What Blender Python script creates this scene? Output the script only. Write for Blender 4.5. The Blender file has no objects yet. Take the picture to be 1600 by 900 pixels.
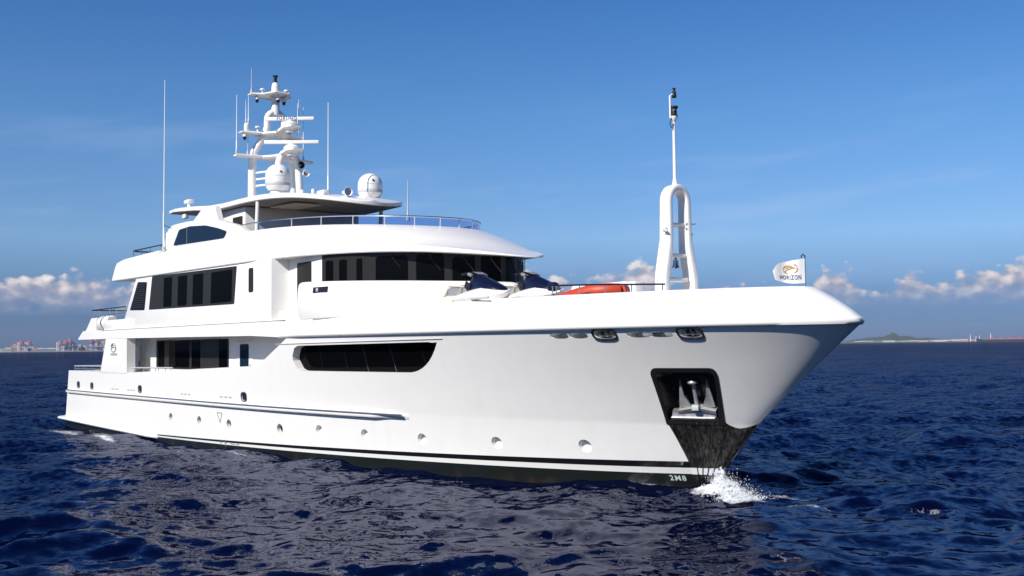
import bpy, bmesh, math, random
import numpy as np
from mathutils import Vector, Matrix
R_ = math.radians
random.seed(7); RNG = np.random.default_rng(11)
SC = bpy.context.scene
COL = SC.collection

# ------------------------------------------------------------------ camera
CAM = Vector((52.29, -18.43, 3.25))
cd = bpy.data.cameras.new('camera'); cam = bpy.data.objects.new('camera', cd); COL.objects.link(cam)
cd.sensor_width = 36; cd.lens = 38.25; cd.clip_start = .1; cd.clip_end = 40000
_th, _pi, _ro = math.atan(1326/1700), math.atan(91/1700), math.atan(17/1600)
_fw = Vector((-math.cos(_th), math.sin(_th), 0)); _rt = _fw.cross(Vector((0, 0, 1)))
_F = _fw*math.cos(_pi) + Vector((0, 0, 1))*math.sin(_pi); _U = _rt.cross(_F)
_Rr = _rt*math.cos(_ro) - _U*math.sin(_ro); _Ur = _U*math.cos(_ro) + _rt*math.sin(_ro)
cam.matrix_world = Matrix(((_Rr.x, _Ur.x, -_F.x, CAM.x), (_Rr.y, _Ur.y, -_F.y, CAM.y), (_Rr.z, _Ur.z, -_F.z, CAM.z), (0, 0, 0, 1)))
SC.camera = cam

# ------------------------------------------------------------------ light
SUN_EL, SUN_AZ = R_(37), R_(-79)                 # azimuth from +X (bow) towards port; the sun stands off the starboard side
sdir = Vector((math.cos(SUN_AZ)*math.cos(SUN_EL), math.sin(SUN_AZ)*math.cos(SUN_EL), math.sin(SUN_EL)))
sl = bpy.data.lights.new('sun', 'SUN'); sl.energy = 4.8; sl.angle = R_(.53); sl.color = (1, .95, .87)
so = bpy.data.objects.new('sun', sl); COL.objects.link(so); so.rotation_euler = sdir.to_track_quat('Z', 'Y').to_euler()
SC.view_settings.view_transform = 'Standard'; SC.view_settings.look = 'None'
SC.view_settings.exposure = 0.28; SC.view_settings.gamma = 1.0; SC.view_settings.use_curve_mapping = False
SC.cycles.use_denoising = True
SC.cycles.max_bounces = 8; SC.cycles.transparent_max_bounces = 12; SC.cycles.volume_bounces = 0
SC.cycles.caustics_reflective = False; SC.cycles.caustics_refractive = False

# ------------------------------------------------------------------ sky
def build_world():
    w = bpy.data.worlds.new('World'); SC.world = w; w.use_nodes = True
    nt = w.node_tree; nt.nodes.clear(); N = nt.nodes.new; L = nt.links.new
    def val(x):
        n = N('ShaderNodeValue'); n.outputs[0].default_value = x; return n.outputs[0]
    def M(op, a, b=None, c=None, clamp=False):
        n = N('ShaderNodeMath'); n.operation = op; n.use_clamp = clamp
        for i, v in enumerate((a, b, c)):
            if v is None: continue
            if isinstance(v, (int, float)): n.inputs[i].default_value = v
            else: L(v, n.inputs[i])
        return n.outputs[0]
    def ramp(fac, stops, interp='LINEAR'):
        n = N('ShaderNodeValToRGB'); n.color_ramp.interpolation = interp
        el = n.color_ramp.elements
        while len(el) < len(stops): el.new(.5)
        for e, (p, c) in zip(el, stops): e.position = p; e.color = (*c, 1) if len(c) == 3 else c
        L(fac, n.inputs[0]); return n.outputs[0]
    def mix(f, a, b, mode='MIX'):
        n = N('ShaderNodeMix'); n.data_type = 'RGBA'; n.blend_type = mode
        for i, v in ((0, f), (6, a), (7, b)):
            if isinstance(v, (int, float)): n.inputs[i].default_value = v
            elif isinstance(v, tuple): n.inputs[i].default_value = (*v, 1)
            else: L(v, n.inputs[i])
        return n.outputs[2]
    sky = N('ShaderNodeTexSky'); sky.sky_type = 'NISHITA'; sky.sun_disc = False
    sky.sun_elevation = SUN_EL; sky.sun_rotation = math.atan2(sdir.x, sdir.y)
    sky.altitude = 0; sky.air_density = 1.0; sky.dust_density = .3; sky.ozone_density = 3.0
    tc = N('ShaderNodeTexCoord'); sep = N('ShaderNodeSeparateXYZ'); L(tc.outputs['Generated'], sep.inputs[0])
    X, Y, Z = sep.outputs
    el = M('MULTIPLY', M('ARCSINE', Z), 57.2958)               # degrees
    az = M('MULTIPLY', M('ARCTAN2', Y, X), 57.2958)
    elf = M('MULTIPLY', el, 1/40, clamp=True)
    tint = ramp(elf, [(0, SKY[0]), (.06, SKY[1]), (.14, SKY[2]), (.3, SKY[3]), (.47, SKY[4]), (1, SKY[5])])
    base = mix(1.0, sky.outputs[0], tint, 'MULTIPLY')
    # thin high streaks
    cv = N('ShaderNodeCombineXYZ'); L(M('MULTIPLY', az, .045), cv.inputs[0]); L(M('SUBTRACT', M('MULTIPLY', el, .30), M('MULTIPLY', az, -.02)), cv.inputs[1])
    n1 = N('ShaderNodeTexNoise'); n1.inputs['Scale'].default_value = 1.6; n1.inputs['Detail'].default_value = 7; n1.inputs['Roughness'].default_value = .58
    L(cv.outputs[0], n1.inputs['Vector'])
    streak = M('MULTIPLY', M('SUBTRACT', n1.outputs[0], .52), 1.5, clamp=True)
    band = M('MULTIPLY', M('SUBTRACT', 1.0, M('MULTIPLY', M('ABSOLUTE', M('SUBTRACT', el, 7.5)), 1/7), clamp=True), .9)
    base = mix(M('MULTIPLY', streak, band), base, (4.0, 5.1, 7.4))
    # cumulus along the horizon: height of the cloud tops as a function of azimuth
    tops = ramp(M('MULTIPLY', M('SUBTRACT', az, 112), 1/60, clamp=True),
                [((a-112)/60, (h/8,)*3) for a, h in TOPS])
    topd = M('MULTIPLY', tops, 8.0)
    def dens(dx, dy):
        c = N('ShaderNodeCombineXYZ'); L(M('MULTIPLY', M('ADD', az, dx), 1.0), c.inputs[0]); L(M('MULTIPLY', M('ADD', el, dy), 1.35), c.inputs[1])
        a = N('ShaderNodeTexNoise'); a.inputs['Scale'].default_value = .8; a.inputs['Detail'].default_value = 9; a.inputs['Roughness'].default_value = .56
        L(c.outputs[0], a.inputs['Vector'])
        v = N('ShaderNodeTexVoronoi'); v.feature = 'SMOOTH_F1'; v.inputs['Scale'].default_value = 1.5; v.inputs['Smoothness'].default_value = .5
        wv = N('ShaderNodeVectorMath'); wv.operation = 'MULTIPLY_ADD'; wv.inputs[1].default_value = (.7, .7, 0)
        L(a.outputs['Color'], wv.inputs[0]); L(c.outputs[0], wv.inputs[2]); L(wv.outputs[0], v.inputs['Vector'])
        puff = M('SUBTRACT', .55, v.outputs['Distance'])
        return M('ADD', M('MULTIPLY', M('SUBTRACT', a.outputs[0], .5), 2.6), M('MULTIPLY', puff, .9))
    d0 = dens(0, 0); d1 = dens(.35, .38)
    prof = M('SUBTRACT', M('MULTIPLY', M('SUBTRACT', topd, el), .95), .42)        # positive below the tops
    prof = M('MINIMUM', prof, .75)
    dd = M('ADD', d0, prof)
    edge = M('MULTIPLY', dd, 2.6, clamp=True)
    foot = M('MULTIPLY', M('SUBTRACT', el, 1.7), .75, clamp=True)                 # bases dissolve in the haze
    cov = M('MULTIPLY', M('MULTIPLY', edge, M('SMOOTH_MIN', foot, 1, .2)), M('GREATER_THAN', topd, .5))
    lit = M('ADD', M('MULTIPLY', M('SUBTRACT', d0, d1), .55), .42)
    lit = M('ADD', lit, M('MULTIPLY', M('SUBTRACT', el, 3.1), .13), clamp=True)
    ccol = ramp(lit, [(0, CLD[0]), (.35, CLD[1]), (.65, CLD[2]), (1, CLD[3])])
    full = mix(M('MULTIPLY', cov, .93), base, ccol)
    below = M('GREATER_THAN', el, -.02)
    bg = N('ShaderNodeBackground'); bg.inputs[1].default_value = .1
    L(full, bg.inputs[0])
    out = N('ShaderNodeOutputWorld'); L(bg.outputs[0], out.inputs[0])
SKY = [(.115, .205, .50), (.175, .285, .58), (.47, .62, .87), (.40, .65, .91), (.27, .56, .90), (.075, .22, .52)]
CLD = [(1.9, 2.3, 3.6), (3.2, 3.3, 4.2), (5.9, 5.4, 5.4), (8.4, 8.1, 8.0)]
TOPS = [(112, 2.5), (117, 4.3), (118.5, 4.0), (120.5, 3.3), (122, 3.9), (123.8, 2.5), (124.6, 3.8), (126, 4.0), (127.3, 2.6),
        (129, 3.0), (131, 3.3), (133.2, 3.3), (134.5, 4.5), (135.6, 4.9), (137, 4.1), (138.5, 4.0), (140, 4.2), (141.5, 4.5), (144, 3.6),
        (150, 3.0), (160, 3.9), (162, 3.7), (163.5, 4.0), (165.5, 4.1), (167.2, 3.8), (172, 3.0)]
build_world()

# ------------------------------------------------------------------ materials
MATS = {}
def pmat(name, color, rough=.4, metal=0., spec=.5, coat=0., var=0., vscale=3., bump=0., bscale=40., alpha=None, ior=None):
    m = bpy.data.materials.new(name); m.use_nodes = True; nt = m.node_tree; b = nt.nodes['Principled BSDF']
    b.inputs['Base Color'].default_value = (*color, 1); b.inputs['Roughness'].default_value = rough
    b.inputs['Metallic'].default_value = metal; b.inputs['Specular IOR Level'].default_value = spec
    b.inputs['Coat Weight'].default_value = coat; b.inputs['Coat Roughness'].default_value = .05
    if ior: b.inputs['IOR'].default_value = ior
    if alpha is not None: b.inputs['Alpha'].default_value = alpha
    if var or bump:
        tc = nt.nodes.new('ShaderNodeTexCoord')
        n = nt.nodes.new('ShaderNodeTexNoise'); n.inputs['Scale'].default_value = vscale; n.inputs['Detail'].default_value = 6
        nt.links.new(tc.outputs['Object'], n.inputs['Vector'])
        if var:
            mr = nt.nodes.new('ShaderNodeMapRange'); mr.inputs[1].default_value = .3; mr.inputs[2].default_value = .7
            mr.inputs[3].default_value = 1-var; mr.inputs[4].default_value = 1.
            nt.links.new(n.outputs[0], mr.inputs[0])
            mx = nt.nodes.new('ShaderNodeMix'); mx.data_type = 'RGBA'; mx.blend_type = 'MULTIPLY'; mx.inputs[0].default_value = 1
            mx.inputs[6].default_value = (*color, 1); nt.links.new(mr.outputs[0], mx.inputs[7]); nt.links.new(mx.outputs[2], b.inputs['Base Color'])
            mr2 = nt.nodes.new('ShaderNodeMapRange'); mr2.inputs[3].default_value = max(.02, rough-.07); mr2.inputs[4].default_value = rough+.07
            nt.links.new(n.outputs[0], mr2.inputs[0]); nt.links.new(mr2.outputs[0], b.inputs['Roughness'])
        if bump:
            n2 = nt.nodes.new('ShaderNodeTexNoise'); n2.inputs['Scale'].default_value = bscale; n2.inputs['Detail'].default_value = 3
            nt.links.new(tc.outputs['Object'], n2.inputs['Vector'])
            bp = nt.nodes.new('ShaderNodeBump'); bp.inputs['Strength'].default_value = bump; bp.inputs['Distance'].default_value = .02
            nt.links.new(n2.outputs[0], bp.inputs['Height']); nt.links.new(bp.outputs[0], b.inputs['Normal'])
    MATS[name] = m
    return m
WHITE = pmat('gelcoat_white', (.82, .805, .775), .28, coat=.25, var=.02, vscale=.7)
SOFFIT = pmat('headliner_grey', (.38, .38, .40), .6, var=.03, vscale=1)
TEAK = pmat('teak_deck', (.22, .17, .125), .6, var=.25, vscale=5)
DECKW = pmat('deck_white', (.74, .74, .72), .55, var=.06, vscale=2)
CREAM = pmat('recess_white', (.78, .78, .76), .35, var=.04)
def glassmat(name, color, k, rough=.04, tint=(1, 1, 1)):
    """dark glazing: black body under a weak reflection (the photo was taken through a polariser)"""
    m = bpy.data.materials.new(name); m.use_nodes = True; nt = m.node_tree; nt.nodes.clear(); N = nt.nodes.new; L = nt.links.new
    d = N('ShaderNodeBsdfDiffuse'); d.inputs[0].default_value = (*color, 1)
    g = N('ShaderNodeBsdfGlossy'); g.inputs['Roughness'].default_value = rough; g.inputs[0].default_value = (*tint, 1)
    tc = N('ShaderNodeTexCoord'); n = N('ShaderNodeTexNoise'); n.inputs['Scale'].default_value = .6; n.inputs['Detail'].default_value = 2; L(tc.outputs['Object'], n.inputs['Vector'])
    bp = N('ShaderNodeBump'); bp.inputs['Strength'].default_value = .25; bp.inputs['Distance'].default_value = .02; L(n.outputs[0], bp.inputs['Height']); L(bp.outputs[0], g.inputs['Normal'])
    f = N('ShaderNodeFresnel'); f.inputs[0].default_value = 1.5
    mu = N('ShaderNodeMath'); mu.operation = 'MULTIPLY'; mu.inputs[1].default_value = k; L(f.outputs[0], mu.inputs[0])
    mx = N('ShaderNodeMixShader'); L(mu.outputs[0], mx.inputs[0]); L(d.outputs[0], mx.inputs[1]); L(g.outputs[0], mx.inputs[2])
    o = N('ShaderNodeOutputMaterial'); L(mx.outputs[0], o.inputs[0]); MATS[name] = m; return m
PANEL = glassmat('window_panel', (.022, .021, .0195), .40, .30)
GLASS = glassmat('dark_glass', (.0022, .0022, .0026), .14)
BLUEGL = glassmat('blue_dark_glass', (.008, .018, .036), .45, .04, (.6, .75, 1))
LOUVRE = glassmat('louvre_navy', (.008, .010, .026), .25, .2)
CHROME = pmat('polished_steel', (.62, .62, .63), .16, metal=1., var=.1, vscale=8)
DCHROME = pmat('dark_polished_steel', (.075, .072, .07), .26, metal=.7, var=.4, vscale=5)
SILL = pmat('worn_steel', (.20, .20, .205), .35, metal=.6, var=.4, vscale=9)
GALV = pmat('brushed_steel', (.50, .50, .49), .38, metal=.45, var=.25, vscale=9)
BLACK = pmat('black_plastic', (.012, .012, .013), .35)
GREY = pmat('grey_plastic', (.22, .22, .23), .5)
LGREY = pmat('light_grey', (.45, .46, .48), .45)
NAVY = pmat('navy_gelcoat', (.006, .007, .026), .25, coat=.3)
ORANGE = pmat('orange_tube', (.52, .05, .014), .5, var=.15, vscale=6, bump=.2, bscale=20)
CANVAS = pmat('white_canvas', (.80, .80, .80), .8, bump=.2, bscale=120)
GOLD = pmat('gold_ink', (.50, .28, .035), .6)
INK = pmat('navy_ink', (.012, .018, .10), .6)
TEXTW = pmat('pale_green_paint', (.55, .66, .60), .6, var=.2, vscale=30)
BRASS = pmat('bell_metal', (.42, .40, .38), .2, metal=1.)
ROPE = pmat('tan_strap', (.50, .40, .22), .8)
STEELB = pmat('strake_steel', (.25, .26, .30), .28, metal=.7)

def hull_material():
    m = bpy.data.materials.new('hull_paint'); m.use_nodes = True; nt = m.node_tree; b = nt.nodes['Principled BSDF']; N = nt.nodes.new; L = nt.links.new
    tc = N('ShaderNodeTexCoord'); sp = N('ShaderNodeSeparateXYZ'); L(tc.outputs['Object'], sp.inputs[0])
    def Mt(op, a, bb, c=None, clamp=False):
        n = N('ShaderNodeMath'); n.operation = op; n.use_clamp = clamp
        for i, v in enumerate((a, bb, c)):
            if v is None: continue
            if isinstance(v, (int, float)): n.inputs[i].default_value = v
            else: L(v, n.inputs[i])
        return n.outputs[0]
    X, Z = sp.outputs[0], sp.outputs[2]
    def line(z0, k): return Mt('MULTIPLY_ADD', Mt('SUBTRACT', X, 21.5), k, z0)
    below_bt = Mt('LESS_THAN', Z, line(.35, .0227))
    below_wt = Mt('LESS_THAN', Z, line(.265, .0184))
    below_wb = Mt('LESS_THAN', Z, line(.18, .0145))
    fwd = Mt('GREATER_THAN', X, 12.1)
    def mixc(f, a, c):
        n = N('ShaderNodeMix'); n.data_type = 'RGBA'
        for i, v in ((0, f), (6, a), (7, c)):
            if isinstance(v, tuple): n.inputs[i].default_value = (*v, 1)
            elif isinstance(v, (int, float)): n.inputs[i].default_value = v
            else: L(v, n.inputs[i])
        return n.outputs[2]
    n1 = N('ShaderNodeTexNoise'); n1.inputs['Scale'].default_value = .35; n1.inputs['Detail'].default_value = 5; L(tc.outputs['Object'], n1.inputs['Vector'])
    # faint run-off dirt: noise stretched along the vertical
    mp = N('ShaderNodeMapping'); mp.inputs['Scale'].default_value = (2.2, 2.2, .25); L(tc.outputs['Object'], mp.inputs[0])
    n2 = N('ShaderNodeTexNoise'); n2.inputs['Scale'].default_value = 1.6; n2.inputs['Detail'].default_value = 6; L(mp.outputs[0], n2.inputs['Vector'])
    dirt = Mt('MULTIPLY', Mt('SUBTRACT', n2.outputs[0], .52), .5, clamp=True)
    white = mixc(dirt, (.82, .805, .78), (.62, .59, .53))
    n3 = N('ShaderNodeTexNoise'); n3.inputs['Scale'].default_value = 2.5; n3.inputs['Detail'].default_value = 7; L(tc.outputs['Object'], n3.inputs['Vector'])
    rust = Mt('MULTIPLY', Mt('SUBTRACT', n3.outputs[0], .50), 2.0, clamp=True)
    low = Mt('SUBTRACT', 1.0, Mt('MULTIPLY', Z, 6.0, clamp=True), clamp=True)
    bottom = mixc(Mt('MULTIPLY', rust, low), (.008, .010, .008), (.055, .030, .012))
    bottom = mixc(Mt('MULTIPLY', Mt('SUBTRACT', n3.outputs[0], .58), 1.5, clamp=True), bottom, (.02, .03, .022))
    c = mixc(Mt('MULTIPLY', below_bt, fwd), white, (.005, .005, .006))
    c = mixc(Mt('MULTIPLY', below_wt, fwd), c, (.72, .72, .68))
    c = mixc(Mt('MAXIMUM', below_wb, Mt('MULTIPLY', Mt('LESS_THAN', Z, .10), Mt('SUBTRACT', 1, fwd))), c, bottom)
    L(c, b.inputs['Base Color'])
    mr = N('ShaderNodeMapRange'); mr.inputs[3].default_value = .24; mr.inputs[4].default_value = .40; L(n1.outputs[0], mr.inputs[0]); L(mr.outputs[0], b.inputs['Roughness'])
    # slight fairing unevenness of a long painted hull
    n4 = N('ShaderNodeTexNoise'); n4.inputs['Scale'].default_value = .8; n4.inputs['Detail'].default_value = 2; L(tc.outputs['Object'], n4.inputs['Vector'])
    bp = N('ShaderNodeBump'); bp.inputs['Strength'].default_value = .38; bp.inputs['Distance'].default_value = .03; L(n4.outputs[0], bp.inputs['Height']); L(bp.outputs[0], b.inputs['Normal'])
    b.inputs['Coat Weight'].default_value = .35; b.inputs['Coat Roughness'].default_value = .12
    return m
HULLM = hull_material()

def plate_material():
    m = bpy.data.materials.new('bow_plate_steel'); m.use_nodes = True; nt = m.node_tree; b = nt.nodes['Principled BSDF']; N = nt.nodes.new; L = nt.links.new
    tc = N('ShaderNodeTexCoord'); n = N('ShaderNodeTexNoise'); n.inputs['Scale'].default_value = 4; n.inputs['Detail'].default_value = 9; n.inputs['Roughness'].default_value = .68
    mp = N('ShaderNodeMapping'); mp.inputs['Scale'].default_value = (3.2, 3.2, .5); L(tc.outputs['Object'], mp.inputs[0]); L(mp.outputs[0], n.inputs['Vector'])
    r = N('ShaderNodeValToRGB'); e = r.color_ramp.elements; e[0].position = .42; e[0].color = (.010, .010, .011, 1); e[1].position = .78; e[1].color = (.13, .12, .105, 1)
    L(n.outputs[0], r.inputs[0]); L(r.outputs[0], b.inputs['Base Color'])
    b.inputs['Metallic'].default_value = .55; b.inputs['Roughness'].default_value = .27
    bp = N('ShaderNodeBump'); bp.inputs['Strength'].default_value = .35; bp.inputs['Distance'].default_value = .02; L(n.outputs[0], bp.inputs['Height']); L(bp.outputs[0], b.inputs['Normal'])
    return m
PLATE = plate_material()

def tint_glass():
    m = bpy.data.materials.new('tinted_screen'); m.use_nodes = True; nt = m.node_tree; nt.nodes.clear(); N = nt.nodes.new; L = nt.links.new
    t = N('ShaderNodeBsdfTransparent'); t.inputs[0].default_value = (.52, .60, .86, 1)
    g = N('ShaderNodeBsdfGlossy'); g.inputs['Roughness'].default_value = .03; g.inputs[0].default_value = (.8, .85, 1, 1)
    f = N('ShaderNodeFresnel'); f.inputs[0].default_value = 1.35
    mx = N('ShaderNodeMixShader'); L(f.outputs[0], mx.inputs[0]); L(t.outputs[0], mx.inputs[1]); L(g.outputs[0], mx.inputs[2])
    o = N('ShaderNodeOutputMaterial'); L(mx.outputs[0], o.inputs[0]); return m
TINT = tint_glass()

# ------------------------------------------------------------------ builders
class G:
    def __init__(s): s.v = []; s.f = []; s.m = []; s.sm = []
    def add(s, V, Fs, mi=0, smooth=False):
        o = len(s.v); s.v += [tuple(map(float, p)) for p in V]
        for f in Fs: s.f.append([o+i for i in f]); s.m.append(mi); s.sm.append(smooth)
        return s
    def grid(s, P, mi=0, smooth=True, closeu=False, closev=False):
        nu, nv = len(P), len(P[0]); F = []
        for i in range(nu if closeu else nu-1):
            for j in range(nv if closev else nv-1):
                a, b = i, (i+1) % nu; c, d = j, (j+1) % nv
                F.append([a*nv+c, b*nv+c, b*nv+d, a*nv+d])
        return s.add([p for r in P for p in r], F, mi, smooth)
    def box(s, c, d, mi=0, rz=0., ry=0., bev=0.):
        M = Matrix.Rotation(rz, 3, 'Z') @ Matrix.Rotation(ry, 3, 'Y'); c = Vector(c)
        if bev:
            bm = bmesh.new(); bmesh.ops.create_cube(bm, size=1)
            for v in bm.verts: v.co = Vector((v.co.x*d[0], v.co.y*d[1], v.co.z*d[2]))
            bmesh.ops.bevel(bm, geom=bm.edges[:], offset=bev, segments=2, profile=.5, affect='EDGES')
            bm.verts.index_update()
            s.add([c + M @ v.co for v in bm.verts], [[v.index for v in f.verts] for f in bm.faces], mi, False); bm.free(); return s
        V = [c + M @ Vector((x*d[0]/2, y*d[1]/2, z*d[2]/2)) for x in (-1, 1) for y in (-1, 1) for z in (-1, 1)]
        return s.add(V, [[0, 1, 3, 2], [4, 6, 7, 5], [0, 4, 5, 1], [2, 3, 7, 6], [0, 2, 6, 4], [1, 5, 7, 3]], mi)
    def tube(s, path, r, n=10, mi=0, caps=True, flat=1.):
        path = [Vector(p) for p in path]; rr = r if isinstance(r, (list, tuple)) else [r]*len(path); rings = []
        up = None
        for i, p in enumerate(path):
            t = (path[min(i+1, len(path)-1)] - path[max(i-1, 0)]).normalized()
            if up is None:
                up = Vector((0, 0, 1)) if abs(t.z) < .9 else Vector((1, 0, 0))
            a = t.cross(up).normalized(); b = a.cross(t).normalized(); up = b
            rings.append([p + (a*math.cos(k*2*math.pi/n) + b*math.sin(k*2*math.pi/n)*flat)*rr[i] for k in range(n)])
        s.grid(rings, mi, True, False, True)
        if caps: s.add(rings[0], [list(range(n))], mi); s.add(rings[-1], [list(range(n))[::-1]], mi)
        return s
    def lathe(s, prof, c=(0, 0, 0), n=20, mi=0, axis='Z', smooth=True):
        c = Vector(c); P = []
        for r, z in prof:
            row = []
            for k in range(n):
                a = k*2*math.pi/n; x, y = r*math.cos(a), r*math.sin(a)
                row.append(c + (Vector((x, y, z)) if axis == 'Z' else Vector((z, x, y)) if axis == 'X' else Vector((y, z, x))))
            P.append(row)
        return s.grid(P, mi, smooth, False, True)
    def prism(s, poly, y0, y1, mi=0, bev=0., seg=2):
        """polygon of (x, z) extruded along Y"""
        bm = bmesh.new()
        a = [bm.verts.new((x, y0, z)) for x, z in poly]; b = [bm.verts.new((x, y1, z)) for x, z in poly]; n = len(poly)
        bm.faces.new(a); bm.faces.new(b[::-1])
        for i in range(n): bm.faces.new((a[i], b[i], b[(i+1) % n], a[(i+1) % n]))
        if bev: bmesh.ops.bevel(bm, geom=bm.edges[:], offset=bev, segments=seg, profile=.5, affect='EDGES')
        bm.verts.index_update()
        s.add([v.co for v in bm.verts], [[v.index for v in f.verts] for f in bm.faces], mi); bm.free(); return s
    def patch(s, pts, back, mi=0):
        """closed plate: outline pts in 3-D, given thickness by the vector back"""
        n = len(pts); pts = [Vector(p) for p in pts]; c = sum(pts, Vector())/n; B = Vector(back)
        s.add(pts + [c], [[i, (i+1) % n, n] for i in range(n)], mi)
        s.add([p+B for p in pts] + [c+B], [[(i+1) % n, i, n] for i in range(n)], mi)
        s.add(pts + [p+B for p in pts], [[i, n+i, n+(i+1) % n, (i+1) % n] for i in range(n)], mi); return s
    def build(s, name, mats, parent=None, angle=35, loc=None, weld=True):
        me = bpy.data.meshes.new(name); me.from_pydata(s.v, [], s.f)
        me.polygons.foreach_set('material_index', s.m); me.polygons.foreach_set('use_smooth', [True]*len(s.f))
        for m in (mats if isinstance(mats, (list, tuple)) else [mats]): me.materials.append(m)
        bm = bmesh.new(); bm.from_mesh(me)
        if weld: bmesh.ops.remove_doubles(bm, verts=bm.verts[:], dist=1e-5)
        bmesh.ops.recalc_face_normals(bm, faces=bm.faces[:]); bm.to_mesh(me); bm.free()
        me.set_sharp_from_angle(angle=R_(angle)); me.update()
        o = bpy.data.objects.new(name, me); COL.objects.link(o)
        if parent: o.parent = parent
        if loc: o.location = loc
        return o
def empty(name, label, cat, loc=(0, 0, 0), group=None, rz=0.):
    o = bpy.data.objects.new(name, None); COL.objects.link(o); o.location = loc; o.rotation_euler.z = rz; o.empty_display_size = .2
    return tag(o, label, cat, group)
def tag(o, label=None, cat=None, group=None, kind=None):
    if label: o['label'] = label
    if cat: o['category'] = cat
    if group: o['group'] = group
    if kind: o['kind'] = kind
    return o
def rrect(x0, x1, z0, z1, r, n=5, sk=0.):
    """rounded rectangle outline in (x, z); sk shears the left/right ends with height"""
    P = []
    for cx, cz, a0 in ((x1-r, z1-r, 0), (x0+r, z1-r, 90), (x0+r, z0+r, 180), (x1-r, z0+r, 270)):
        for k in range(n+1):
            a = R_(a0 + 90*k/n); P.append((cx + r*math.cos(a), cz + r*math.sin(a)))
    return [(x + sk*(z-z0)/(z1-z0), z) for x, z in P]
def rpoly(pts, r, n=4):
    """polygon with rounded corners (x, z)"""
    out = []; m = len(pts)
    for i in range(m):
        p0, p1, p2 = Vector(pts[i-1]), Vector(pts[i]), Vector(pts[(i+1) % m])
        a, b = (p0-p1), (p2-p1); rr = min(r, a.length*.45, b.length*.45); A, Bv = p1 + a.normalized()*rr, p1 + b.normalized()*rr
        for k in range(n+1):
            t = k/n; q = A*(1-t)**2 + p1*2*t*(1-t) + Bv*t*t; out.append((q.x, q.y))
    return out
def text_mesh(txt, size, depth=.004, font_scale=1.0, bold=False):
    cu = bpy.data.curves.new('text', 'FONT'); cu.body = txt; cu.size = size; cu.align_x = 'CENTER'; cu.align_y = 'CENTER'
    cu.resolution_u = 3; cu.extrude = 0; cu.offset = size*.018 if bold else 0; cu.space_character = font_scale
    o = bpy.data.objects.new('text', cu); COL.objects.link(o)
    dg = bpy.context.evaluated_depsgraph_get(); me = bpy.data.meshes.new_from_object(o.evaluated_get(dg))
    V = [v.co.copy() for v in me.vertices]; Fs = [list(p.vertices) for p in me.polygons]
    bpy.data.objects.remove(o); bpy.data.curves.remove(cu); bpy.data.meshes.remove(me)
    return V, Fs

# ------------------------------------------------------------------ hull form
ZK = 3.6
def stem(z): return np.interp(z, [-1.5, 0, .4, 1.55, 3.62, 3.7], [34.6, 35.8, 36.12, 37.15, 39.62, 39.7])
def HB(x, z):
    t = np.clip(z/ZK, 0, 1); s = t**1.9
    x0 = 12+8*s; p = 2.5-.2*s; q = .8-.2*s; xs = stem(z)
    u = np.clip((x-x0)/(xs-x0), 0, 1)
    b = (3.93+.07*t)*(1-u**p)**q
    a = np.clip((7-x)/7, 0, 1)
    return b*(1-.02*a*a)
def HN(x, z):
    e = 1e-3; bx = (HB(x+e, z)-HB(x-e, z))/(2*e); bz = (HB(x, z+e)-HB(x, z-e))/(2*e)
    return Vector((-bx, -1, -bz)).normalized()
def ztop(x): return float(np.interp(x, [0, 9, 20.9, 22.85, 23.2], [2.37, 2.37, 2.73, 3.53, 3.6]))
yacht = empty('motor_yacht', 'large white three-deck motor yacht with black windows and raked bow', 'yacht')

def outward(bm):
    bmesh.ops.recalc_face_normals(bm, faces=bm.faces[:])
    if bm.calc_volume(signed=True) < 0: bmesh.ops.reverse_faces(bm, faces=bm.faces[:])
def build_hull():
    xn = sorted(set(list(np.linspace(0, 20.5, 48)) + list(np.linspace(20.9, 22.85, 9)) + list(np.linspace(23.2, 26, 9))))
    fr = 1-(1-np.linspace(0, 1, 75)[1:])**1.6
    tz = np.concatenate([np.linspace(0, .3, 6)[:-1], np.linspace(.3, 1, 34)])
    cols = []
    def column(kind, a):
        out = []
        zt = ztop(a) if kind == 0 else ZK
        for t in tz:
            z = -1.2 + t*(zt+1.2)
            if kind == 0:
                x = a + (max(0, (.35+.28*z))*(1-a/4) if a < 4 else 0)
            else:
                x = 26 + a*(float(stem(z))-26)
            out.append((x, -float(HB(x, z)), z))
        x, y, z = out[-1]; ins = min(.25, -y*.5)
        dr = 0. if (kind == 0 and a < .01) else .85*min(1, max(0, (22.9-x)/.6))
        out.append((x, y+ins, z)); out.append((x, y+ins, z-dr)); out.append((x, 0, z-dr))
        return out
    for a in xn: cols.append(column(0, a))
    for a in fr: cols.append(column(1, a))
    n = len(cols[0])
    g = G()
    def side(sg):
        return [[(x, y*sg, z) for x, y, z in c] for c in cols]
    for sg in (1, -1): g.grid(side(sg))
    for sg in (1, -1):                                # transom and bottom
        c = [(x, y*sg, z) for x, y, z in cols[0]]
        pts = c[:-3]; ins = sg*.25; g.grid([pts, [(x, y+ins, z) for x, y, z in pts], [(x, 0, z) for x, y, z in pts]], smooth=False)
        bot = [(q[0][0], q[0][1]*sg, q[0][2]) for q in cols]; g.grid([bot, [(x, y - sg*-.25 if k == 0 else y*.5, z) for k, (x, y, z) in enumerate(bot)], [(x, 0, z) for x, y, z in bot]], smooth=False)
    me = bpy.data.meshes.new('hull'); me.from_pydata(g.v, [], g.f)
    bm = bmesh.new(); bm.from_mesh(me); bmesh.ops.remove_doubles(bm, verts=bm.verts[:], dist=1e-4)
    bmesh.ops.dissolve_degenerate(bm, edges=bm.edges[:], dist=1e-4)
    outward(bm); bm.to_mesh(me); bm.free()
    me.materials.append(HULLM); me.materials.append(CREAM); me.materials.append(DCHROME)
    return me

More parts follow.
